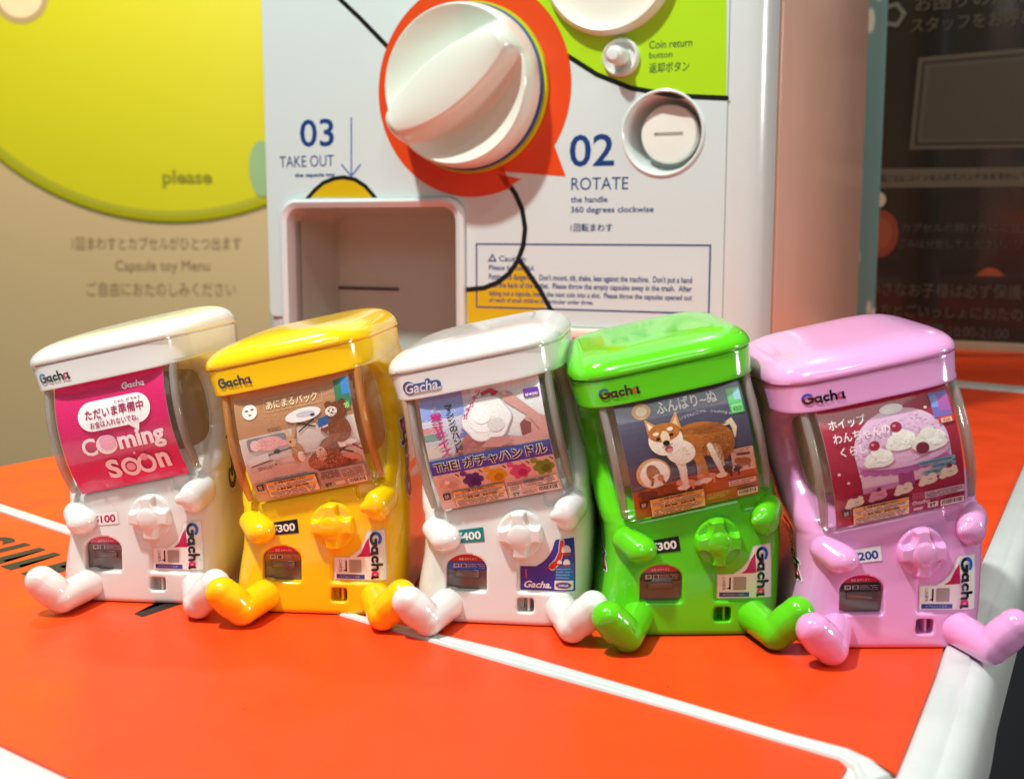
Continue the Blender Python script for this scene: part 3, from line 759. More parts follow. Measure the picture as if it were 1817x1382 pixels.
# knob with four arms
b = bmesh.new(); NA, NR = 128, 44; kr = .43; rings = []
for i in range(NR+1):
    q = (i/NR) if i else .004; rr = kr*q; ring = []
    for j in range(NA):
        th = 2*math.pi*j/NA; dsc_ = min(math.hypot(q*math.cos(th)-1.0*math.cos(R(41+90*k_)), q*math.sin(th)-1.0*math.sin(R(41+90*k_))) for k_ in range(4))
        m_ = min(1, max(0, (dsc_-.36)/.13)); m_ = m_*m_*(3-2*m_)
        edge = 1-min(1, max(0, (q-.88)/.12))**2*.55
        h = .07*edge+.18*m_*edge*(1-.15*q)
        if q < .5: h = max(h, .22+.08*math.sqrt(max(0, 1-(q/.5)**2)))
        ring.append((rr*math.cos(th), -h, rr*math.sin(th)))
    rings.append(ring)
rings.append([(kr*1.01*math.cos(2*math.pi*j/NA), .1, kr*1.01*math.sin(2*math.pi*j/NA)) for j in range(NA)])
add_loft(b, rings)
KX, KZ = .30, 1.72
for v in b.verts: v.co += Vector((KX, -1.585, KZ))
ME_knob = to_mesh('toy_knob', bent(b), True, 60)

# arms and legs: rounded, tapered, one smooth surface each
def limb(parts, name):
    b = bmesh.new()
    for p in parts:
        if p[0] == 'c': add_capsule(b, *p[1:])
        else:
            _, c, r, sc_, dirv = p
            add_sphere(b, Vector(c), r, 24, 16, sc_, Vector(dirv).to_track_quat('Z', 'Y').to_matrix())
    b = evaluated(b, [('REMESH', dict(mode='VOXEL', voxel_size=.026)), ('SMOOTH', dict(factor=.5, iterations=9))])
    return b
ME_arm1 = to_mesh('toy_arm', bent(limb([('c', (-1.31, -1.40, 1.99), (-1.12, -1.66, 1.78), .29, .305)], 'arm')), True, 180)
ME_arm2 = to_mesh('toy_arm_raised', bent(limb([('c', (1.36, -1.36, 2.06), (1.22, -1.60, 1.97), .255, .26), ('c', (1.16, -1.70, 1.98), (1.0, -1.77, 1.99), .16, .09)], 'arm')), True, 180)
def leg(hip, heel, toe):
    hip, heel, toe = Vector(hip), Vector(heel), Vector(toe); m_ = heel.lerp(toe, .5)
    B = limb([('c', hip, heel, .31, .30), ('c', heel, toe, .29, .305), ('s', heel.lerp(toe, .55), 1, (.325, .325, .52), toe-heel)], 'leg')
    d = (toe-heel).normalized(); n = m_-hip; n = (n-d*n.dot(d)).normalized()     # the sole is pressed flat
    for v in B.verts:
        q = (v.co-m_).dot(n)-.22
        if q > 0: v.co -= n*q*.35
    return B
def legs(dl, dr):
    l = leg((-1.14+.4*dl, -1.45, .35), (-1.48+dl, -2.50, .32), (-1.82+dl, -2.60, .68))
    r = leg((.92+.5*dr, -1.45, .35), (1.20+dr, -2.50, .32), (1.56+dr, -2.56, .70))
    return to_mesh('toy_leg', bent(l), True, 180), to_mesh('toy_leg', bent(r), True, 180)

# prize flap behind the arched opening
b = bmesh.new(); A_ = [(-1.2, .58), (-.34, .58), (-.34, 1.1)]+arc((-.77, 1.08), .43, 0, 180, 20, .34)[1:-1]+[(-1.2, 1.1)]
add_prism(b, A_, -1.49, -1.40)
add_box(b, (-1.0, -1.53, .86), (-.54, -1.48, 1.0), .015)
ME_flap = to_mesh('toy_flap', bent(b), True, 30)

def pprint(p, name, root, m): # poster print
    return p.build(name, lambda u, v, l: bend(u, yp(v)-l, v), root, m, (0, .1))
U0p, U1p, V0p, V1p, VTOP = -1.08, 1.22, 2.385, 4.45, 4.62
PW, PH = U1p-U0p, V1p-V0p
class Poster(Print):
    def X(s, u): return U0p+u*PW
    def Y(s, v): return V0p+v*PH
    def p(s, pts, c, L=None): s.poly([(s.X(a), s.Y(b_)) for a, b_ in pts], c, L)
    def r(s, a, b_, c, d, col, L=None, rr=0): s.rect(s.X(a), s.Y(b_), s.X(c), s.Y(d), col, L, rr)
    def e(s, a, b_, ra, rb, col, L=None, rot=0): s.ell(s.X(a), s.Y(b_), ra*PW, rb*PH, col, L, 26, rot)
    def t(s, txt, a, b_, c, d, col, L=None, bold=0, shear=0, rot=0): s.text(txt, (s.X(a), s.Y(b_), s.X(c), s.Y(d)), col, L, bold, shear, False, rot)
    def k(s, pts, wd, col, L=None, closed=False): s.stroke([(s.X(a), s.Y(b_)) for a, b_ in pts], wd, col, L, closed)
    def ln(s, a, b_, c, d, rows, col, seed=1, L=None): s.lines(s.X(a), s.Y(b_), s.X(c), s.Y(d), rows, col, .5, seed, L)
    def fur(s, a, b_, ra, rb, cols, n, L=.03, ang=0, seed=1, layer=10, rot=0, wd=.004):
        rd = random.Random(seed); c, q = math.cos(R(rot)), math.sin(R(rot))
        for i in range(n):
            t = rd.random()*2*math.pi; k = math.sqrt(rd.random()); x, y = ra*k*math.cos(t), rb*k*math.sin(t)
            x, y = a+x*c-y*q, b_+x*q+y*c; g = R(ang+rd.gauss(0, 22)); l = L*rd.uniform(.5, 1.1)
            dx, dy = l*math.cos(g)/2, l*math.sin(g)/2; nx, ny = -math.sin(g)*wd, math.cos(g)*wd
            s.p([(x-dx, y-dy), (x-dx*.2+nx, y-dy*.2+ny), (x+dx, y+dy), (x-dx*.2-nx, y-dy*.2-ny)], rd.choice(cols), layer+.0016*i)
    def caution(s, y0=.02, y1=.19, bg='#f2d2b8'):
        s.r(.12, y0, .56, y1, '#3a2a20', 20); s.r(.124, y0+.004, .556, y1-.004, bg, 21)
        h = y1-y0
        for f, c in ((.82, '#f0a030'), (.42, '#f0b040')): s.r(.124, y0+h*f, .556, y0+h*(f+.13), c, 22)
        s.t('⚠ 注意 必ずお読みください', .2, y0+h*.82, .48, y0+h*.96, '#1a120e', 23, .02); s.t('⚠ 警告 誤飲・窒息の危険', .2, y0+h*.42, .48, y0+h*.54, '#1a120e', 23, .02)
        s.ln(.14, y0+h*.56, .54, y0+h*.8, 3, '#4a3428', 3, 23); s.ln(.14, y0+h*.04, .54, y0+h*.4, 4, '#4a3428', 4, 23)
        s.r(.04, y1-.07, .1, y1-.01, '#241c1a', 22); s.t('禁', .05, y1-.06, .09, y1-.02, '#e8d8c8', 23)
    def barcode(s, a, b_, c, d):
        s.r(a, b_, c, d, '#f4e4d8', 22); rd = random.Random(9); x = a+.01
        while x < c-.012:
            q = rd.choice((.004, .006, .009)); s.r(x, b_+.012, min(x+q, c-.01), d-.006, '#1c1614', 23); x += q+rd.choice((.004, .006))
def base(col):
    p = Poster(); p.step = .0035
    p.rect(U0p, V0p, U1p, VTOP, '#e8e4e0', -8); p.rect(U0p, V0p, U1p, VTOP, col, 0); p.L = 1
    return p

def poster_soon(root):
    p = base('#e4096c')
    p.logo(p.X(.62), p.Y(.915), .135, mono='#ffe0ee'); 
    p.poly([(p.X(a), p.Y(b_)) for a, b_ in [(.62, .6), (.74, .6), (.72, .515)]], '#fbf6f6', 8)
    p.r(.2, .585, .86, .865, '#fbf6f6', 9, .29)
    p.t('ただいま準備中', .27, .7, .80, .795, '#a81858', 12, .018); p.t('お金は入れないでね。', .3, .61, .74, .675, '#a81858', 12, .012)
    p.t('じゅん  び ちゅう', .55, .81, .78, .835, '#a81858', 12, .02); p.t('かね', .38, .682, .42, .697, '#a81858', 12, .02)
    def ring(cx, cy, r, wd): p.stroke(arc((p.X(cx), p.Y(cy)), r, 0, 352, 26), wd, '#fbe8ee', 12)
    p.t('C', .18, .36, .31, .53, '#fbe8ee', 12, .02)
    p.e(.405, .44, .095, .092, '#fbe8ee', 12); p.e(.42, .46, .078, .072, '#f0a6c4', 13); 
    p.t('ming', .51, .315, .93, .535, '#fbe8ee', 12, .035)
    p.t('S', .33, .1, .45, .29, '#fbe8ee', 12, .04); ring(.545, .185, .155, .075); ring(.69, .185, .155, .075); p.t('n', .79, .115, .9, .265, '#fbe8ee', 12, .04)
    p.e(.545, .185, .04, .04, '#f3a9c6', 12); p.e(.69, .255, .035, .035, '#f3a9c6', 14); p.e(.62, .31, .012, .012, '#f3a9c6', 14)
    return pprint(p, 'poster', root, M_poster)

def poster_animals(root):
    p = base('#c48c62')
    p.p([(0, .0), (1, 0), (1, .66), (0, .63)], '#e2d6cf', 1); p.p([(0, 0), (1, 0), (1, .42), (0, .36)], '#d6bdb2', 2)
    p.r(.0, .0, 1, .2, '#cfa898', 3)
    p.e(.13, .86, .065, .068, '#f4efe8', 4); p.e(.105, .875, .015, .008, '#5c5048', 5); p.e(.155, .88, .015, .008, '#5c5048', 5); p.e(.13, .835, .015, .006, '#5c5048', 5)
    p.t('あにまるパック', .28, .85, .72, .925, '#f7e9c0', 5, .01)
    p.k([(.26, .83), (.76, .83), (.76, .95), (.26, .95)], .008, '#d8b890', 4, True)
    p.r(.87, .76, 1.0, .99, '#3a7a58', 5); p.r(.93, .85, 1.0, 1.0, '#3d86c8', 6); p.r(.875, .72, .985, .79, '#58a838', 7); p.t('¥300', .885, .73, .975, .775, '#e8f4d0', 8)
    # round table on folding legs
    p.k([(.5, .68), (.46, .42)], .03, '#b08a60', 5); p.k([(.66, .7), (.76, .5)], .035, '#a87c54', 5); p.k([(.52, .68), (.66, .62)], .025, '#201c1c', 6); p.k([(.66, .69), (.52, .6)], .025, '#201c1c', 6)
    p.e(.58, .745, .155, .06, '#efe9e6', 7, 4); p.e(.6, .75, .08, .025, '#c8c4cc', 8); p.e(.66, .73, .02, .012, '#403848', 9); 
    # seated brown bear with a blue book
    p.e(.86, .55, .095, .12, '#8c4a26', 8); p.e(.86, .72, .085, .085, '#7a3f20', 9); p.e(.80, .79, .03, .03, '#7a3f20', 8); p.e(.92, .79, .03, .03, '#6c361c', 8)
    p.e(.82, .725, .05, .045, '#f0e4da', 10); p.e(.80, .735, .008, .008, '#2a1a14', 11); p.e(.84, .737, .008, .008, '#2a1a14', 11); p.e(.82, .712, .008, .006, '#2a1a14', 11)
    p.e(.77, .6, .07, .03, '#82441f', 10, 20); p.p([(.69, .6), (.78, .62), (.79, .7), (.7, .68)], '#2f5c9c', 11); p.p([(.7, .585), (.77, .6), (.78, .63), (.7, .61)], '#e8d8e0', 10)
    p.e(.77, .47, .1, .035, '#9a5630', 9, 25); p.e(.87, .42, .11, .035, '#e6dad2', 7)
    p.k([(.76, .4), (.92, .32)], .028, '#241e1e', 6); p.k([(.92, .41), (.77, .32)], .028, '#241e1e', 6); p.k([(.92, .41), (1.0, .33)], .02, '#241e1e', 6)
    # grey sofa, pink pig, rabbit, dogs
    p.r(.06, .50, .4, .62, '#8c8284', 4, .05); p.p([(.03, .36), (.22, .40), (.22, .47), (.03, .44)], '#d6ccc8', 5); p.k([(.05, .36), (.24, .39)], .02, '#4c4444', 6); p.k([(.22, .44), (.42, .47)], .025, '#4c4444', 6)
    p.e(.24, .55, .13, .062, '#e8a8a8', 6); p.e(.13, .55, .045, .05, '#ecc0ba', 7); p.e(.36, .53, .05, .03, '#e0a0a0', 7); p.e(.3, .46, .03, .02, '#1c181a', 8)
    p.e(.47, .41, .055, .09, '#b47440', 7); p.e(.44, .52, .04, .045, '#d2a070', 8); p.e(.42, .6, .014, .05, '#d8ae84', 8, 15); p.e(.47, .6, .014, .05, '#c89868', 8, -10); p.e(.43, .525, .008, .01, '#201410', 9); p.e(.49, .37, .03, .05, '#e6d0bc', 8)
    p.e(.34, .29, .12, .045, '#d0b0a4', 5); p.e(.27, .34, .035, .035, '#c8a496', 6); p.e(.26, .345, .008, .008, '#201410', 7)
    p.e(.68, .29, .15, .1, '#94533c', 7); p.e(.73, .37, .09, .13, '#7c4630', 8, -20); p.e(.66, .36, .045, .07, '#d6b29c', 9); p.e(.6, .27, .07, .04, '#a86a52', 9); p.e(.8, .25, .06, .045, '#8a4c36', 9); p.e(.66, .4, .008, .008, '#201410', 10)
    p.fur(.86, .55, .09, .11, ['#a05c34', '#7c3e1e', '#b46c40', '#8c4a26'], 160, .02, 250, 1, 10.2, 0, .003); p.fur(.87, .73, .07, .075, ['#8c4a28', '#6c361a', '#9a5832'], 120, .018, 250, 2, 10.1, 0, .003)
    p.fur(.69, .29, .14, .09, ['#a8664c', '#84442e', '#be8064', '#6c3626', '#d09a80'], 220, .018, 60, 3, 9.3, 0, .004); p.fur(.74, .39, .07, .11, ['#8c523a', '#6c3a28', '#a46a50'], 120, .018, 60, 4, 9.1, -20, .003); p.fur(.24, .55, .12, .055, ['#f0b8b8', '#d89494', '#f6cccc'], 110, .018, 180, 5, 7.4, 0, .003); p.fur(.47, .42, .05, .085, ['#c88a54', '#a4642c', '#d8a474'], 80, .016, 250, 6, 7.6, 0, .003)
    p.fur(.5, .8, .5, .18, ['#cc9870', '#b87e54', '#d6a680'], 300, .012, 0, 7, 2.2, 0, .004); p.fur(.5, .3, .5, .2, ['#e4d4cc', '#cdb4a8', '#dcc6ba'], 260, .02, 5, 8, 3.4, 0, .004)
    p.e(.87, .235, .115, .085, '#cf9076', 6); p.e(.87, .225, .07, .02, '#8a4a34', 7, 10); p.e(.86, .245, .03, .025, '#6c3624', 8)
    for i, (a, b_, q) in enumerate(((.26, .65, .12), (.1, .31, .14), (.5, .36, .13), (.55, .155, .17), (.88, .37, .12))): p.ln(a, b_, a+q, b_+.035, 2, '#4a3a34', 20+i, 9)
    p.ln(.2, .205, .5, .22, 1, '#5a3c30', 31, 9)
    p.r(.58, .02, .99, .2, '#ad948c', 20); p.ln(.6, .11, .76, .19, 4, '#3a302e', 11, 23); p.r(.77, .09, .98, .185, '#d0b0a4', 21); p.ln(.78, .095, .97, .18, 5, '#4a3a38', 12, 23)
    p.t('ST', .61, .03, .67, .065, '#241c1a', 23, .03); p.r(.7, .035, .78, .07, '#e2c8b8', 22); p.barcode(.81, .02, .97, .075); p.caution()
    return pprint(p, 'poster', root, M_poster)

def poster_handle(root):
    p = base('#efecee')
    p.p([(0, .48), (.36, .48), (.5, .62), (.42, 1.08), (0, 1.08)], '#d2cfdd', 1); p.r(0, .84, .36, 1.08, '#8fa0dc', 2); p.r(.0, .73, .16, .78, '#d48a90', 2); p.r(.0, .66, .14, .72, '#7c968c', 2); p.r(0, .5, .2, .62, '#cfc6bc', 2)
    p.p([(.28, .64), (.38, .66), (.33, .74)], '#7870c0', 3)
    p.poly([(p.X(a), p.Y(b_)) for a, b_ in [(.2, .49), (.34, .66), (.42, .72), (.52, .6), (.66, .58), (.72, .47), (.5, .44)]], '#b06a68', 4)
    p.poly([(p.X(a), p.Y(b_)) for a, b_ in [(.66, .96), (.70, .98), (.76, .95), (.96, .72), (1.0, .70), (1.0, .47), (.8, .47), (.56, .52), (.52, .56), (.56, .6), (.64, .6), (.8, .55), (.80, .68), (.86, .73), (.70, .88)]], '#d09a92', 5)
    p.poly([(p.X(a), p.Y(b_)) for a, b_ in [(.79, .56), (.87, .58), (.88, .66), (.83, .70), (.79, .67)]], '#8c4c4a', 6); p.k([(.88, .70), (.93, .60)], .02, '#b87c76', 7)
    p.e(.705, .955, .022, .016, '#eec4ba', 7, -45)
    # white knob held by the hand
    pts = []
    for i in range(60):
        t = 2*math.pi*i/60; r_ = .195*(1+.04*math.cos(6*t)); pts.append((.53+r_*math.cos(t), .765+r_*.98*math.sin(t)))
    p.p([(.53+(a-.53)*1.05, .765+(b_-.765)*1.05) for a, b_ in pts], '#c9c2c2', 6.8); p.p(pts, '#efedec', 7); p.e(.51, .78, .13, .13, '#f6f4f3', 8); p.e(.60, .70, .07, .06, '#dcd8d6', 9); p.e(.50, .80, .075, .07, '#fbfafa', 10)
    p.poly([(p.X(a), p.Y(b_)) for a, b_ in [(.44, .53), (.54, .6), (.64, .59), (.72, .53), (.6, .5)]], '#c48680', 11)
    p.k([(.53, .985), (.585, 1.0), (.62, .985)], .07, '#b82c4c', 8); p.poly([(p.X(a), p.Y(b_)) for a, b_ in [(.60, 1.02), (.60, .945), (.67, .975)]], '#b82c4c', 9)
    SK = ['#d4a098', '#cc958c', '#d8a89e', '#c88e86']
    p.fur(.40, .57, .12, .07, ['#b06a68', '#b87270', '#a8625e', '#bc7a76'], 160, .02, 30, 2, 5.2, 20, .005); 0
    p.fur(.52, .77, .14, .14, ['#ffffff', '#ece9e7', '#f4f2f1'], 50, .03, 20, 4, 8.5, 0, .006); p.fur(.2, .75, .18, .22, ['#c4c2d8', '#d6d3e0', '#ccccdc', '#d8d5e0'], 60, .03, 0, 5, 3.2, 0, .006)
    for i, ch in enumerate('マシンのハンドル'): p.t(ch, .205+.006*i, .945-.062*i-.052, .265+.006*i, .945-.062*i, '#14121a', 9, .02)
    for i, ch in enumerate('実寸サイズ!'): p.t(ch, .08+.008*i, .90-.082*i-.072, .165+.008*i, .90-.082*i, '#cc1880', 9, .03)
    for i, ch in enumerate('ガチガチッ'): p.t(ch, .345+.032*i, .80+.045*i, .385+.032*i, .845+.045*i, '#cc1880', 9, .02)
    p.r(.86, .885, .985, .955, '#6a2ca0', 8, .02); p.t('¥400', .87, .889, .975, .915, '#efe6f4', 9, .02)
    p.r(0, .345, 1, .485, '#10309c', 12)
    p.t('THE! ガチャハンドル', .035, .37, .96, .465, '#f4f0ea', 13, .085); p.t('THE! ガチャハンドル', .035, .37, .96, .465, '#101014', 15, .03)
    p.r(0, 0, 1, .345, '#e6bfae', 12)
    for i, (c, d) in enumerate((('#dcae9c', '#c89684'), ('#4a2c78', '#2c1a58'), ('#e0a020', '#b87c10'), ('#d84c84', '#b02c60'), ('#789028', '#506c18'))):
        cx_ = .125+.195*i; cy_ = .245
        for j in range(6): p.e(cx_+.06*math.cos(R(60*j)), cy_+.045*math.sin(R(60*j)), .028, .03, c, 13+.2*j)
        p.e(cx_, cy_, .065, .06, c, 15); p.e(cx_+.015, cy_-.015, .04, .035, d, 16); p.e(cx_-.02, cy_+.02, .022, .018, '#f0dcd4' if i == 0 else c, 17)
        p.e(cx_-.07, cy_+.075, .028, .026, c, 13.4); p.k([(cx_, cy_+.06), (cx_+.03, cy_+.1), (cx_+.07, cy_+.09)], .014, '#d8c8c0', 13.5); p.k([(cx_+.065, cy_+.08), (cx_+.085, cy_+.06)], .025, '#4a3434', 13.8)
    p.ln(.58, .125, .95, .16, 2, '#5a4440', 41, 23); p.r(.70, .085, .99, .155, '#f0d8cc', 21); p.ln(.71, .09, .98, .15, 4, '#4a3434', 42, 23)
    p.logo(p.X(.68), p.Y(.085), .07, mono='#304a9c'); p.r(.58, .06, .68, .12, '#f2ddd2', 21); p.ln(.59, .065, .67, .115, 3, '#5a4440', 43, 23); p.t('ST', .60, .015, .66, .045, '#241c1a', 23, .03); p.ln(.68, .015, .8, .05, 2, '#5a4440', 44, 23); p.barcode(.81, .01, .985, .07); p.caution(.01, .17)
    return pprint(p, 'poster', root, M_poster)

def poster_shiba(root):
    p = base('#4f4a66')
    p.p([(0, 0), (1, 0), (1, .36), (0, .27)], '#b55a1e', 1); p.r(0, 0, 1, .12, '#b0622a', 2)
    p.e(.2, .95, .075, .065, '#e0a040', 3); p.e(.2, .95, .045, .04, '#ffe9b8', 4)
    p.t('ふんばり~ぬ', .32, .90, .80, 1.0, '#f2eef4', 4, .018)
    p.r(.88, .77, .985, .985, '#4cc860', 4); p.r(.89, .78, .975, .85, '#8fe890', 5); p.t('¥300', .90, .79, .97, .83, '#1f9a3a', 6, .02); p.r(.93, .88, .98, .97, '#8fc8d8', 5)
    # tail, body, hind and fore legs, head
    O, W_, D_ = '#b8681c', '#efe2d0', '#9a5214'
    p.k([(.80, .70), (.86, .72), (.88, .66), (.87, .58)], [.05, .09, .09, .03], '#e4cfae', 5)
    p.k([(.57, .5), (.56, .38), (.545, .26)], [.2, .12, .09], '#c9b7a8', 5); p.e(.53, .235, .045, .022, '#d8cabc', 6)
    p.e(.60, .62, .24, .15, O, 7, -4); p.e(.74, .56, .12, .155, O, 8); p.e(.76, .52, .09, .1, D_, 9)
    p.k([(.69, .50), (.72, .42), (.73, .30)], [.26, .15, .09], '#d9b48c', 9.5); p.k([(.66, .55), (.69, .42), (.725, .29)], [.1, .1, .08], W_, 12.9); p.e(.715, .265, .045, .024, W_, 12.95)
    p.k([(.54, .52), (.58, .40), (.60, .27)], [.22, .14, .09], '#c4813a', 10.6); p.e(.585, .245, .05, .025, W_, 10.8)
    p.k([(.40, .56), (.42, .42), (.425, .25)], [.28, .15, .1], W_, 11); p.e(.405, .225, .05, .025, W_, 11.2)
    p.e(.43, .55, .115, .105, W_, 12.32, -20); p.e(.50, .62, .13, .10, O, 11.6, -12)
    p.p([(.21, .70), (.205, .885), (.30, .80)], '#c98a4a', 12); p.p([(.39, .81), (.46, .90), (.475, .74)], '#c98a4a', 12); p.p([(.225, .74), (.22, .85), (.275, .79)], W_, 12.5); p.p([(.41, .80), (.45, .86), (.455, .77)], '#e0bd90', 12.5)
    p.e(.335, .68, .135, .135, W_, 13); p.e(.335, .745, .125, .08, O, 13.5); p.e(.335, .70, .035, .06, '#e8cfa8', 14); p.e(.27, .745, .025, .015, '#f2dfc2', 14.5); p.e(.385, .765, .025, .015, '#f2dfc2', 14.5)
    p.e(.28, .70, .018, .012, '#2a1810', 15); p.e(.385, .715, .018, .012, '#2a1810', 15); p.e(.335, .655, .027, .022, '#2c1c18', 15); p.e(.345, .60, .03, .026, '#9c4a4c', 15); p.e(.348, .59, .02, .016, '#d88088', 15.5); p.k([(.30, .625), (.335, .63), (.38, .64)], .012, '#5c3428', 16)
    OC = ['#c07628', '#b4681c', '#c88232', '#aa5e1a', '#bb7024', '#cc8c3c']; WC = ['#f2e8da', '#e8dac8', '#f6eee4', '#e0d0bc']
    p.fur(.62, .60, .24, .13, OC, 380, .05, 170, 1, 11.7, -4, .0028); p.fur(.75, .54, .10, .14, OC[:4]+['#9c5418'], 200, .045, 230, 2, 12.4, 0, .0028); p.fur(.42, .54, .08, .085, WC, 100, .035, 235, 3, 12.4, 0, .0028)
    p.fur(.33, .75, .12, .06, OC, 120, .03, 200, 4, 13.6); p.fur(.33, .64, .11, .07, WC, 110, .025, 260, 5, 13.3); p.fur(.71, .42, .02, .1, WC, 40, .03, 260, 6, 12.97); p.fur(.585, .40, .02, .08, OC[2:], 40, .03, 265, 7, 10.7, 0, .0028); p.fur(.42, .38, .03, .13, WC, 60, .035, 265, 8, 11.3)
    p.fur(.62, .71, .20, .03, ['#a45c1c', '#94500f'], 120, .05, 175, 9, 12.6)
    p.fur(.19, .41, .045, .075, ['#b87848', '#98582c', '#c88c5c'], 60, .02, 100, 11, 8.3, 15, .003)
    # badge with a second dog seen from behind
    p.e(.19, .41, .135, .135, '#d8a868', 6); p.e(.20, .40, .115, .122, '#f2ece2', 7); p.e(.19, .41, .05, .085, '#a8683a', 8, 15); p.e(.22, .36, .045, .04, '#e8d4c0', 9); p.e(.24, .36, .025, .03, '#c08050', 9.5); p.k([(.18, .36), (.165, .31)], .05, '#8a4c28', 9); p.k([(.25, .34), (.26, .31)], .05, '#8a4c28', 9)
    t = 'いつでもどこでも ふんばります'
    for i, ch in enumerate(t):
        if ch != ' ': p.t(ch, .48+.027*i, .815+.02*math.sin(i*.22)-.004*max(0, i-7)**1.25, .503+.027*i, .838+.02*math.sin(i*.22)-.004*max(0, i-7)**1.25, '#d8d4e4', 6)
    p.t('(実寸大)', .75, .35, .85, .375, '#cfc8d8', 6)
    for i, (c, dx) in enumerate((('#4a2c28', 0), ('#7a3a24', .15), ('#d8957c', .31), ('#dc9880', .48), ('#1e1a18', .68))):
        x_, y_ = .13+dx, .215+.02*i; p.e(x_, y_, .065, .034, c, 10); p.e(x_-.055, y_+.022, .035, .028, c, 10.2); p.k([(x_-.02, y_-.02), (x_-.02, y_-.06)], .04, c, 10.4); p.k([(x_+.04, y_-.02), (x_+.04, y_-.06)], .04, c, 10.4)
    p.t('?', .80, .27, .825, .325, '#d8d0c8', 12)
    p.r(.81, .26, .99, .47, '#e8b498', 8, .02); p.e(.9, .34, .06, .04, '#a85c2c', 9); p.e(.86, .36, .03, .03, '#a85c2c', 9.4); p.k([(.88, .33), (.88, .29)], .04, '#a85c2c', 9.6); p.k([(.94, .33), (.94, .29)], .04, '#a85c2c', 9.6); p.k([(.86, .42), (.95, .41)], .05, '#6c3c34', 9); p.ln(.83, .435, .97, .465, 2, '#6a3c30', 51, 9)
    p.r(.76, .135, .98, .185, '#ecc0a8', 10); p.ln(.77, .14, .97, .18, 2, '#5a2c28', 52, 11); p.ln(.58, .05, .76, .11, 3, '#e8b880', 53, 11); p.barcode(.82, .03, .98, .085); p.caution(.0, .18, '#eed0a8')
    return pprint(p, 'poster', root, M_poster)

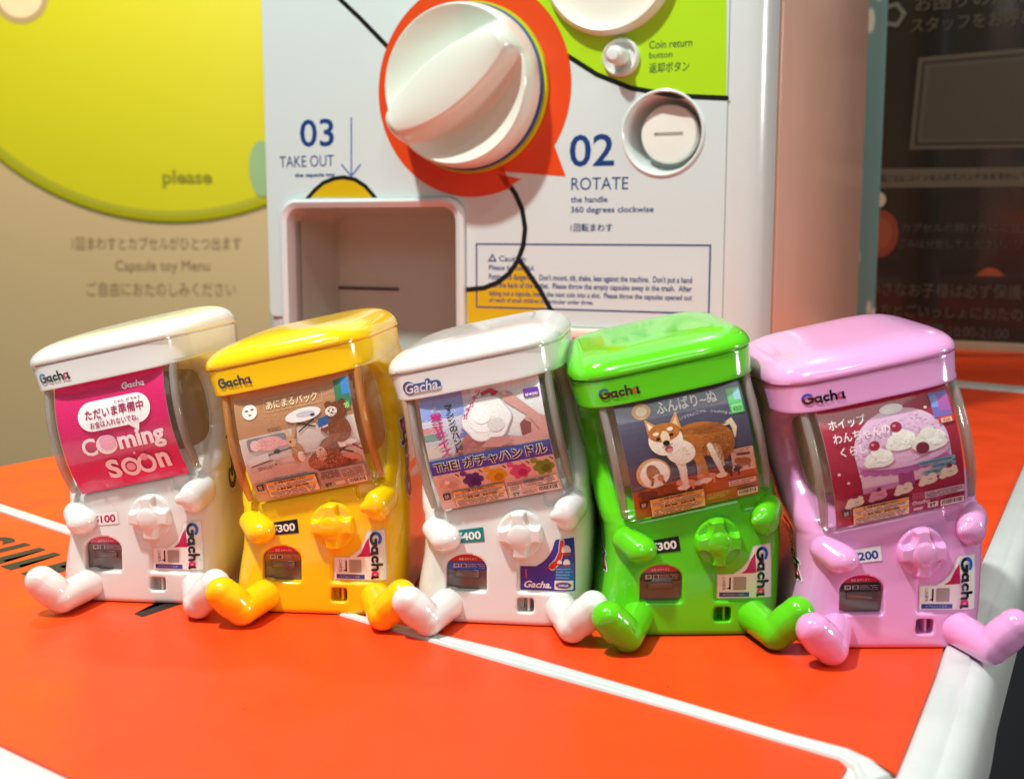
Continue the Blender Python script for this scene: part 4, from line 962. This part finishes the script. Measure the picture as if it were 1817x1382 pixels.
def poster_cakes(root):
    p = base('#b8143e')
    p.r(.0, .0, 1, .28, '#b02848', 1)
    p.poly([(p.X(a), p.Y(b_)) for a, b_ in [(.22, .38)]+[(.56+.36*math.cos(R(180-i*6)), .62+.32*math.sin(R(180-i*6))) for i in range(31)]+[(.92, .38)]], '#eabfdf', 2)
    p.p([(.22, .31), (.92, .31), (.92, .45), (.22, .45)], '#ecc4d8', 3); p.r(.5, .28, .62, .42, '#b04c86', 4); p.r(.22, .28, .5, .33, '#cf86b4', 4.5)
    p.fur(.56, .68, .30, .20, ['#e8bcdc', '#e2aed2', '#f2d0e8', '#dca8cc'], 220, .03, 10, 1, 3.2, 0, .006); p.fur(.5, .5, .5, .5, ['#b01840', '#98102f', '#c02c50'], 200, .02, 0, 2, .3, 0, .005)
    p.e(.55, .94, .09, .04, '#fbf6f4', 4)
    p.e(.56, .52, .35, .11, '#cf88bc', 5); p.e(.56, .55, .35, .10, '#e4b2d6', 6)
    for i in range(9): p.e(.26+.075*i, .47-.045*math.sin(R(180*i/8)), .042, .035, '#b860a0', 5.5)
    def puff(x, y, s, c='#f4ece4', cherry=True):
        p.e(x, y-.02*s, .11*s, .035*s, '#d48aa0', 7); p.e(x, y, .10*s, .045*s, c, 8); p.fur(x, y+.02*s, .09*s, .06*s, ['#fbf5ee', '#eee2d6', '#f6ede4', '#e8dacc'], 40, .025*s, 20, int(x*100), 9.3, 0, .004); p.e(x-.035*s, y+.03*s, .05*s, .04*s, c, 8.4); p.e(x+.04*s, y+.035*s, .055*s, .045*s, '#fbf6f0', 8.8); p.e(x, y+.07*s, .045*s, .035*s, c, 9.2)
        if cherry: p.e(x-.01*s, y+.12*s, .036*s, .036*s, '#a01c3c', 9.6); p.e(x-.02*s, y+.13*s, .01*s, .01*s, '#e88898', 10)
    puff(.37, .54, 1.15); puff(.56, .65, 1.2); puff(.77, .60, 1.35, '#efe6dc', False); p.e(.71, .58, .05, .05, '#7c1c34', 10)
    p.k([(.30, .5), (.44, .48)], .014, '#a85c90', 10); p.k([(.64, .49), (.88, .56)], .014, '#a85c90', 10)
    p.t('ホイップ', .06, .87, .34, .95, '#fbeef0', 11, .015); p.t('わんちゃんの', .07, .755, .50, .835, '#fbeef0', 11, .015); p.t('くらし', .1, .64, .30, .715, '#fbeef0', 11, .015)
    p.r(.845, .80, .985, 1.0, '#7c6cc4', 6); p.r(.9, .84, .985, .96, '#b05cb0', 6.5); p.r(.85, .88, .9, .98, '#8898dc', 7); p.r(.87, .745, .99, .80, '#e23c28', 7.5); p.r(.89, .75, .97, .785, '#fbe0c8', 8); p.t('¥200', .9, .754, .96, .782, '#c82c20', 8.5, .02)
    for i, (a, b_, q) in enumerate(((.66, .43, .28), (.76, .385, .18), (.70, .34, .24))): p.r(a, b_, a+q, b_+.035, '#7c9cae', 8); p.ln(a+.01, b_+.005, a+q-.01, b_+.03, 1, '#34586c', 60+i, 9)
    for i, (x_, y_) in enumerate(((.15, .22), (.33, .24), (.53, .25), (.72, .29), (.88, .32))):
        c = '#efd6c4' if i != 1 else '#d890a8'; p.e(x_, y_, .07, .04, c, 9); p.e(x_+.03, y_+.03, .035, .03, c, 9.5); p.e(x_-.03, y_+.02, .03, .03, c, 9.8); p.e(x_-.05, y_-.025, .03, .022, c, 10)
        p.k([(x_, y_+.01), (x_+.015, y_+.003), (x_+.03, y_+.01)], .008, '#5c3430', 11)
        if i in (0, 1, 4): p.e(x_+.01, y_+.06, .018, .018, '#8c1c34', 11)
    for i, (x_, y_) in enumerate(((.8, .9), (.72, .87), (.06, .5), (.12, .41), (.22, .45))): p.e(x_, y_, .012, .012, '#f4c8d0', 6)
    p.r(.68, .125, .985, .19, '#dcb4c0', 20); p.ln(.69, .13, .97, .185, 3, '#54303c', 71, 23); p.ln(.58, .14, .68, .2, 4, '#d88098', 72, 23)
    p.logo(p.X(.59), p.Y(.07), .09, mono='#f0c8d0'); p.r(.59, .03, .66, .055, '#e8c0c4', 21); p.r(.70, .03, .78, .08, '#efd6d2', 21); p.t('ST', .715, .04, .765, .07, '#241c1a', 23, .03); p.barcode(.8, .02, .98, .08); p.caution(.01, .18, '#f4cdb4')
    return pprint(p, 'poster', root, M_poster)

SX0, SX1, SZ0, SZ1 = .255, 1.285, .685, 1.575
def on_body(u, v, l):
    return bend(u, front_y(u, v)-.006-l, v)
def sticker_outline(g=0):
    a = [(SX0+g, SZ0+g), (SX1-g, SZ0+g), (SX1-g, SZ1-g), (.96+g, SZ1-g)]
    a += [(KX+.03+(.62+g)*math.cos(R(q)), KZ+(.62+g)*math.sin(R(q))) for q in range(-17, -66, -6)]
    return a+[(.56, 1.135-g), (SX0+g, 1.135-g)]
def sticker(root, kind):
    p = Print(); p.step = .003
    if kind == 'word':
        p.poly(sticker_outline(), '#d9d2cc', 1); p.poly(sticker_outline(.018), '#f2ece8', 2)
        p.poly([(.90, 1.38), (.97, 1.46), (.985, 1.14), (.70, 1.135), (.80, 1.2)], '#c01858', 3)
        p.rect(.56, .84, .80, 1.08, '#a59892', 3, .02)
        p.rect(SX0+.05, .715, .86, .80, '#2b4a9c', 3); p.text('カプセルトイ公式', (SX0+.12, .735, .76, .78), '#c8d0e8', 4)
        p.rect(.485, .85, .515, 1.07, '#1c1618', 3); p.poly([(.515, .86), (.515, .91), (.43, .87)], '#1c1618', 3); p.text('ここから見てね', (.36, .85, .42, 1.08), '#3a3034', 3, .02, rot=1)
        p.L = 6; p.logo(.985, 1.55, .235, rot=1)
    else:
        p.poly(sticker_outline(), '#16307c', 1); p.poly(sticker_outline(.02), '#1c2f96', 2)
        p.poly([(.92, .71), (SX1-.02, .71), (SX1-.02, 1.2), (1.0, 1.15), (.92, 1.1)], '#1f5ab0', 2.5)
        p.stroke([(1.06, 1.53), (1.03, 1.36), (.96, 1.22), (.86, 1.13)], [.1, .1, .12, .13], '#e8d8d4', 3); p.stroke([(1.06, 1.525), (1.03, 1.36), (.96, 1.22), (.86, 1.135)], [.075, .075, .09, .1], '#c8341c', 4); p.poly([(.72, 1.1), (.93, 1.1), (.9, 1.22), (.83, 1.15)], '#c8341c', 4.5)
        for x_, z_, r_ in ((1.13, 1.39, .085), (1.13, 1.19, .065), (1.0, 1.2, .045)):
            p.ell(x_, z_, r_, r_, '#e8dcdc', 5); p.poly(arc((x_, z_), r_*.98, 200, 340, 12), '#b02c28', 5.5)
        p.stroke([(.36, 1.08), (.37, .92)], .025, '#c84c3c', 5); p.text('Gacha.', (.33, .735, .84, .87), '#f0eaf0', 5, .03, .3)
        p.rect(.90, .715, SX1-.035, .89, '#e6dce0', 5, .02); p.ell(1.07, .80, .15, .065, '#b84030', 6); p.ell(1.07, .80, .125, .048, '#3c4c8c', 7); p.text('CAPSULE', (.98, .783, 1.16, .817), '#f0e8ec', 8, .02)
        p.lines(.93, .92, 1.24, 1.12, 4, '#58b0c4', .5, 81, 6)
    return p.build('sticker', on_body, root, M_sticker, (.1, .1))

def price(root, txt, bg, fg):
    p = Print(); p.step = .003
    p.rect(-1.02, 1.635, -.39, 1.925, '#d8d0c8' if bg == '#f0e6e4' else bg, 1, .015); p.rect(-1.01, 1.645, -.40, 1.915, bg, 2)
    p.text(txt, (-.95, 1.69, -.45, 1.865), fg, 3, .028)
    return p.build('price_label', on_body, root, M_sticker, (.15, .15))

def flap_print(root, top, second):
    p = Print(); p.step = .003
    tp = arc((-.77, 1.06), .385, 0, 180, 20, .30)
    p.poly([q for q in tp if q[1] >= 1.17]or tp, top, 1)
    p.text('注意 おやくそく', (-.93, 1.21, -.60, 1.265), '#f4d8d8', 2, .02)
    p.rect(-1.145, 1.0, -.395, 1.17, second, 1); p.rect(-1.04, 1.04, -.93, 1.13, '#d8c8cc', 2); p.rect(-.90, 1.04, -.79, 1.13, '#d8c8cc', 2); p.text('押', (-1.02, 1.05, -.95, 1.12), '#40303a', 3, .03); p.text('開', (-.88, 1.05, -.81, 1.12), '#40303a', 3, .03)
    p.lines(-.77, 1.03, -.43, 1.14, 3, '#b8a4ac', .5, 91, 2)
    p.stroke([(-1.02, .86), (-.52, .86), (-.52, 1.0), (-1.02, 1.0)], .012, '#6a5a5c', 1.5, True); p.stroke([(-1.14, .90), (-1.02, .90)], .012, '#6a5a5c', 2); p.stroke([(-.52, .90), (-.4, .90)], .012, '#6a5a5c', 2)
    return p.build('flap_print', lambda u, v, l: bend(u, -1.494-l if not (-1.01 < u < -.53 and .85 < v < 1.01) else -1.534-l, v), root, M_sticker, (.12, .07))

def lid_logo(parent, kind, colours):
    p = Print(); p.step = .003
    if kind == 'word': p.logo(-1.30, 4.70, .205, *colours)
    else:
        x0, x1, z0, z1 = -1.28, -.60, 4.68, 4.89
        p.ell(x0+.09, (z0+z1)/2, .135, .13, '#1a4c9c', 1); p.stroke([(x0+.1, 4.77), (x1-.03, 4.775)], .16, '#1a4c9c', 2); p.stroke([(x1-.19, 4.78), (x1-.19, 4.86)], .11, '#1a4c9c', 1.5)
        p.text('Gacha.', (x0, z0, x1+.03, z1-.01), '#e6eef8', 4, .02, .25)
    return p.build('logo', lambda u, v, l: bend(u, lid_y(u, v)-.006-l, v), parent, M_sticker, (.1, .1))

def side_logo(root, s, gcol, kcol, acol):
    p = Print(); p.step = .003
    p.logo(0, 0, .42, gcol, kcol, acol, rot=1, outline='#f0ecea')
    def mp(u, v, l):
        if s < 0: z = 2.36+v*.85; y = .0+.72*v-(u-.2)
        else: z = 1.88-v*.95; y = -.55+.42*(z-1.88)-(u-.2)
        x_ = side_x(y, z, s); return bend(x_+s*(.008+l), y, z)
    return p.build('side_logo', mp, root, M_sticker, (.12, .12))

def plastic(name, c, **k): return mat(name, c, k.get('rough', .14), coat=.4, sss=k.get('sss', .06), sss_r=.2, bump=.012, bscale=7, rvar=.03, vscale=5)
PL = dict(white=plastic('white_toy_plastic', (.76, .735, .705, 1)), yellow=plastic('yellow_toy_plastic', (.95, .58, .004, 1), sss=.12), white2=plastic('bright_white_toy_plastic', (.77, .75, .725, 1)),
          green=plastic('green_toy_plastic', (.115, .62, .008, 1), sss=.1), pink=plastic('pink_toy_plastic', (.80, .35, .66, 1), sss=.1))
M_liner = dict(white=mat('grey_brown_liner', (.33, .27, .22, 1), .2, coat=.3), yellow=mat('amber_liner', (.72, .27, .015, 1), .2, coat=.3))
M_bar = dict(white=clear_mat('corner_sheen_plastic', (.85, .8, .76, 1), .42, (.5, .45, .41, 1), .12), yellow=clear_mat('amber_corner_sheen', (.95, .7, .4, 1), .42, (.8, .36, .1, 1), .12))  # haze colours imitate reflections inside the thick cover corners
LEGS = dict(white=(.24, .32), yellow=(.18, .2), white2=(.14, .12), green=(-.03, -.06), pink=(-.06, 0))
TOYS = [
 ((-7.2242, 24.2174, -.1126), 'white', poster_soon, '¥100', '#f0e6e4', '#b01c50', ('word', ('#2a78c8', '#15131a', '#c8386c')), 'word', ('#e01070', '#7a5c62'), 'white slouching toy capsule machine with a magenta Coming Soon poster'),
 ((-3.5378, 23.526, -.0993), 'yellow', poster_animals, '¥300', '#1c1a1e', '#f0e6da', ('word', ('#3a3420', '#15131a', '#a03a2c')), 'word', ('#e01064', '#a8602c'), 'bright yellow slouching toy capsule machine with an animal poster'),
 ((.1208, 22.8949, -.1343), 'white2', poster_handle, '¥400', '#1f8080', '#eef2ee', ('script', None), 'blue', ('#c8281c', '#1c4cb0'), 'white slouching toy capsule machine with a blue sticker and hand poster'),
 ((3.4454, 22.3334, .0338), 'green', poster_shiba, '¥300', '#1c1a1c', '#ece6e0', ('word', ('#1c6cb4', '#15131a', '#b8642c')), 'word', ('#dc1058', '#3a3434'), 'bright green slouching toy capsule machine with a shiba dog poster'),
 ((6.962, 21.6703, .0103), 'pink', poster_cakes, '¥200', '#f0e6ee', '#23408c', ('word', ('#2a5ce0', '#15131a', '#d05a84')), 'word', ('#d01860', '#2a2226'), 'pink slouching toy capsule machine with a red whipped cream cake poster'),
]
for (X, Y, ya), pk, poster, ptxt, pbg, pfg, (lk_, lc), stk, (ftop, fsec), label in TOYS:
    t = empty('toy_capsule_machine', (X, Y, 0), ya, label, 'toy', 'slouching toy capsule machines sitting in a row')
    m_ = PL[pk]
    obj('body', ME_body, m_, t); lid = obj('lid', ME_lid, m_, t); lid_logo(lid, lk_, lc)
    obj('inner_liner', ME_liner, M_liner.get(pk, M_liner['white']), t); [obj('corner_bar', q, M_bar.get(pk, M_bar['white']), t) for q in ME_bars]; obj('return_divider', ME_div, m_, t); obj('clear_cover', ME_cover, M_clear, t); poster(t)
    obj('knob', ME_knob, m_, t); obj('arm', ME_arm1, m_, t); obj('arm', ME_arm2, m_, t); l1, l2 = legs(*LEGS[pk]); obj('leg', l1, m_, t); obj('leg', l2, m_, t)
    fp = obj('prize_flap', ME_flap, M_smoke, t); flap_print(fp, ftop, fsec)
    price(t, ptxt, pbg, pfg); sticker(t, stk)
    gc = ('#3a3420' if pk == 'yellow' or pk == 'white' else '#20242c')
    side_logo(t, 1, '#2c3c78' if pk == 'yellow' else gc, '#17141a', '#b8205c'); side_logo(t, -1, '#2c4c9c', '#17141a', '#c0245c')
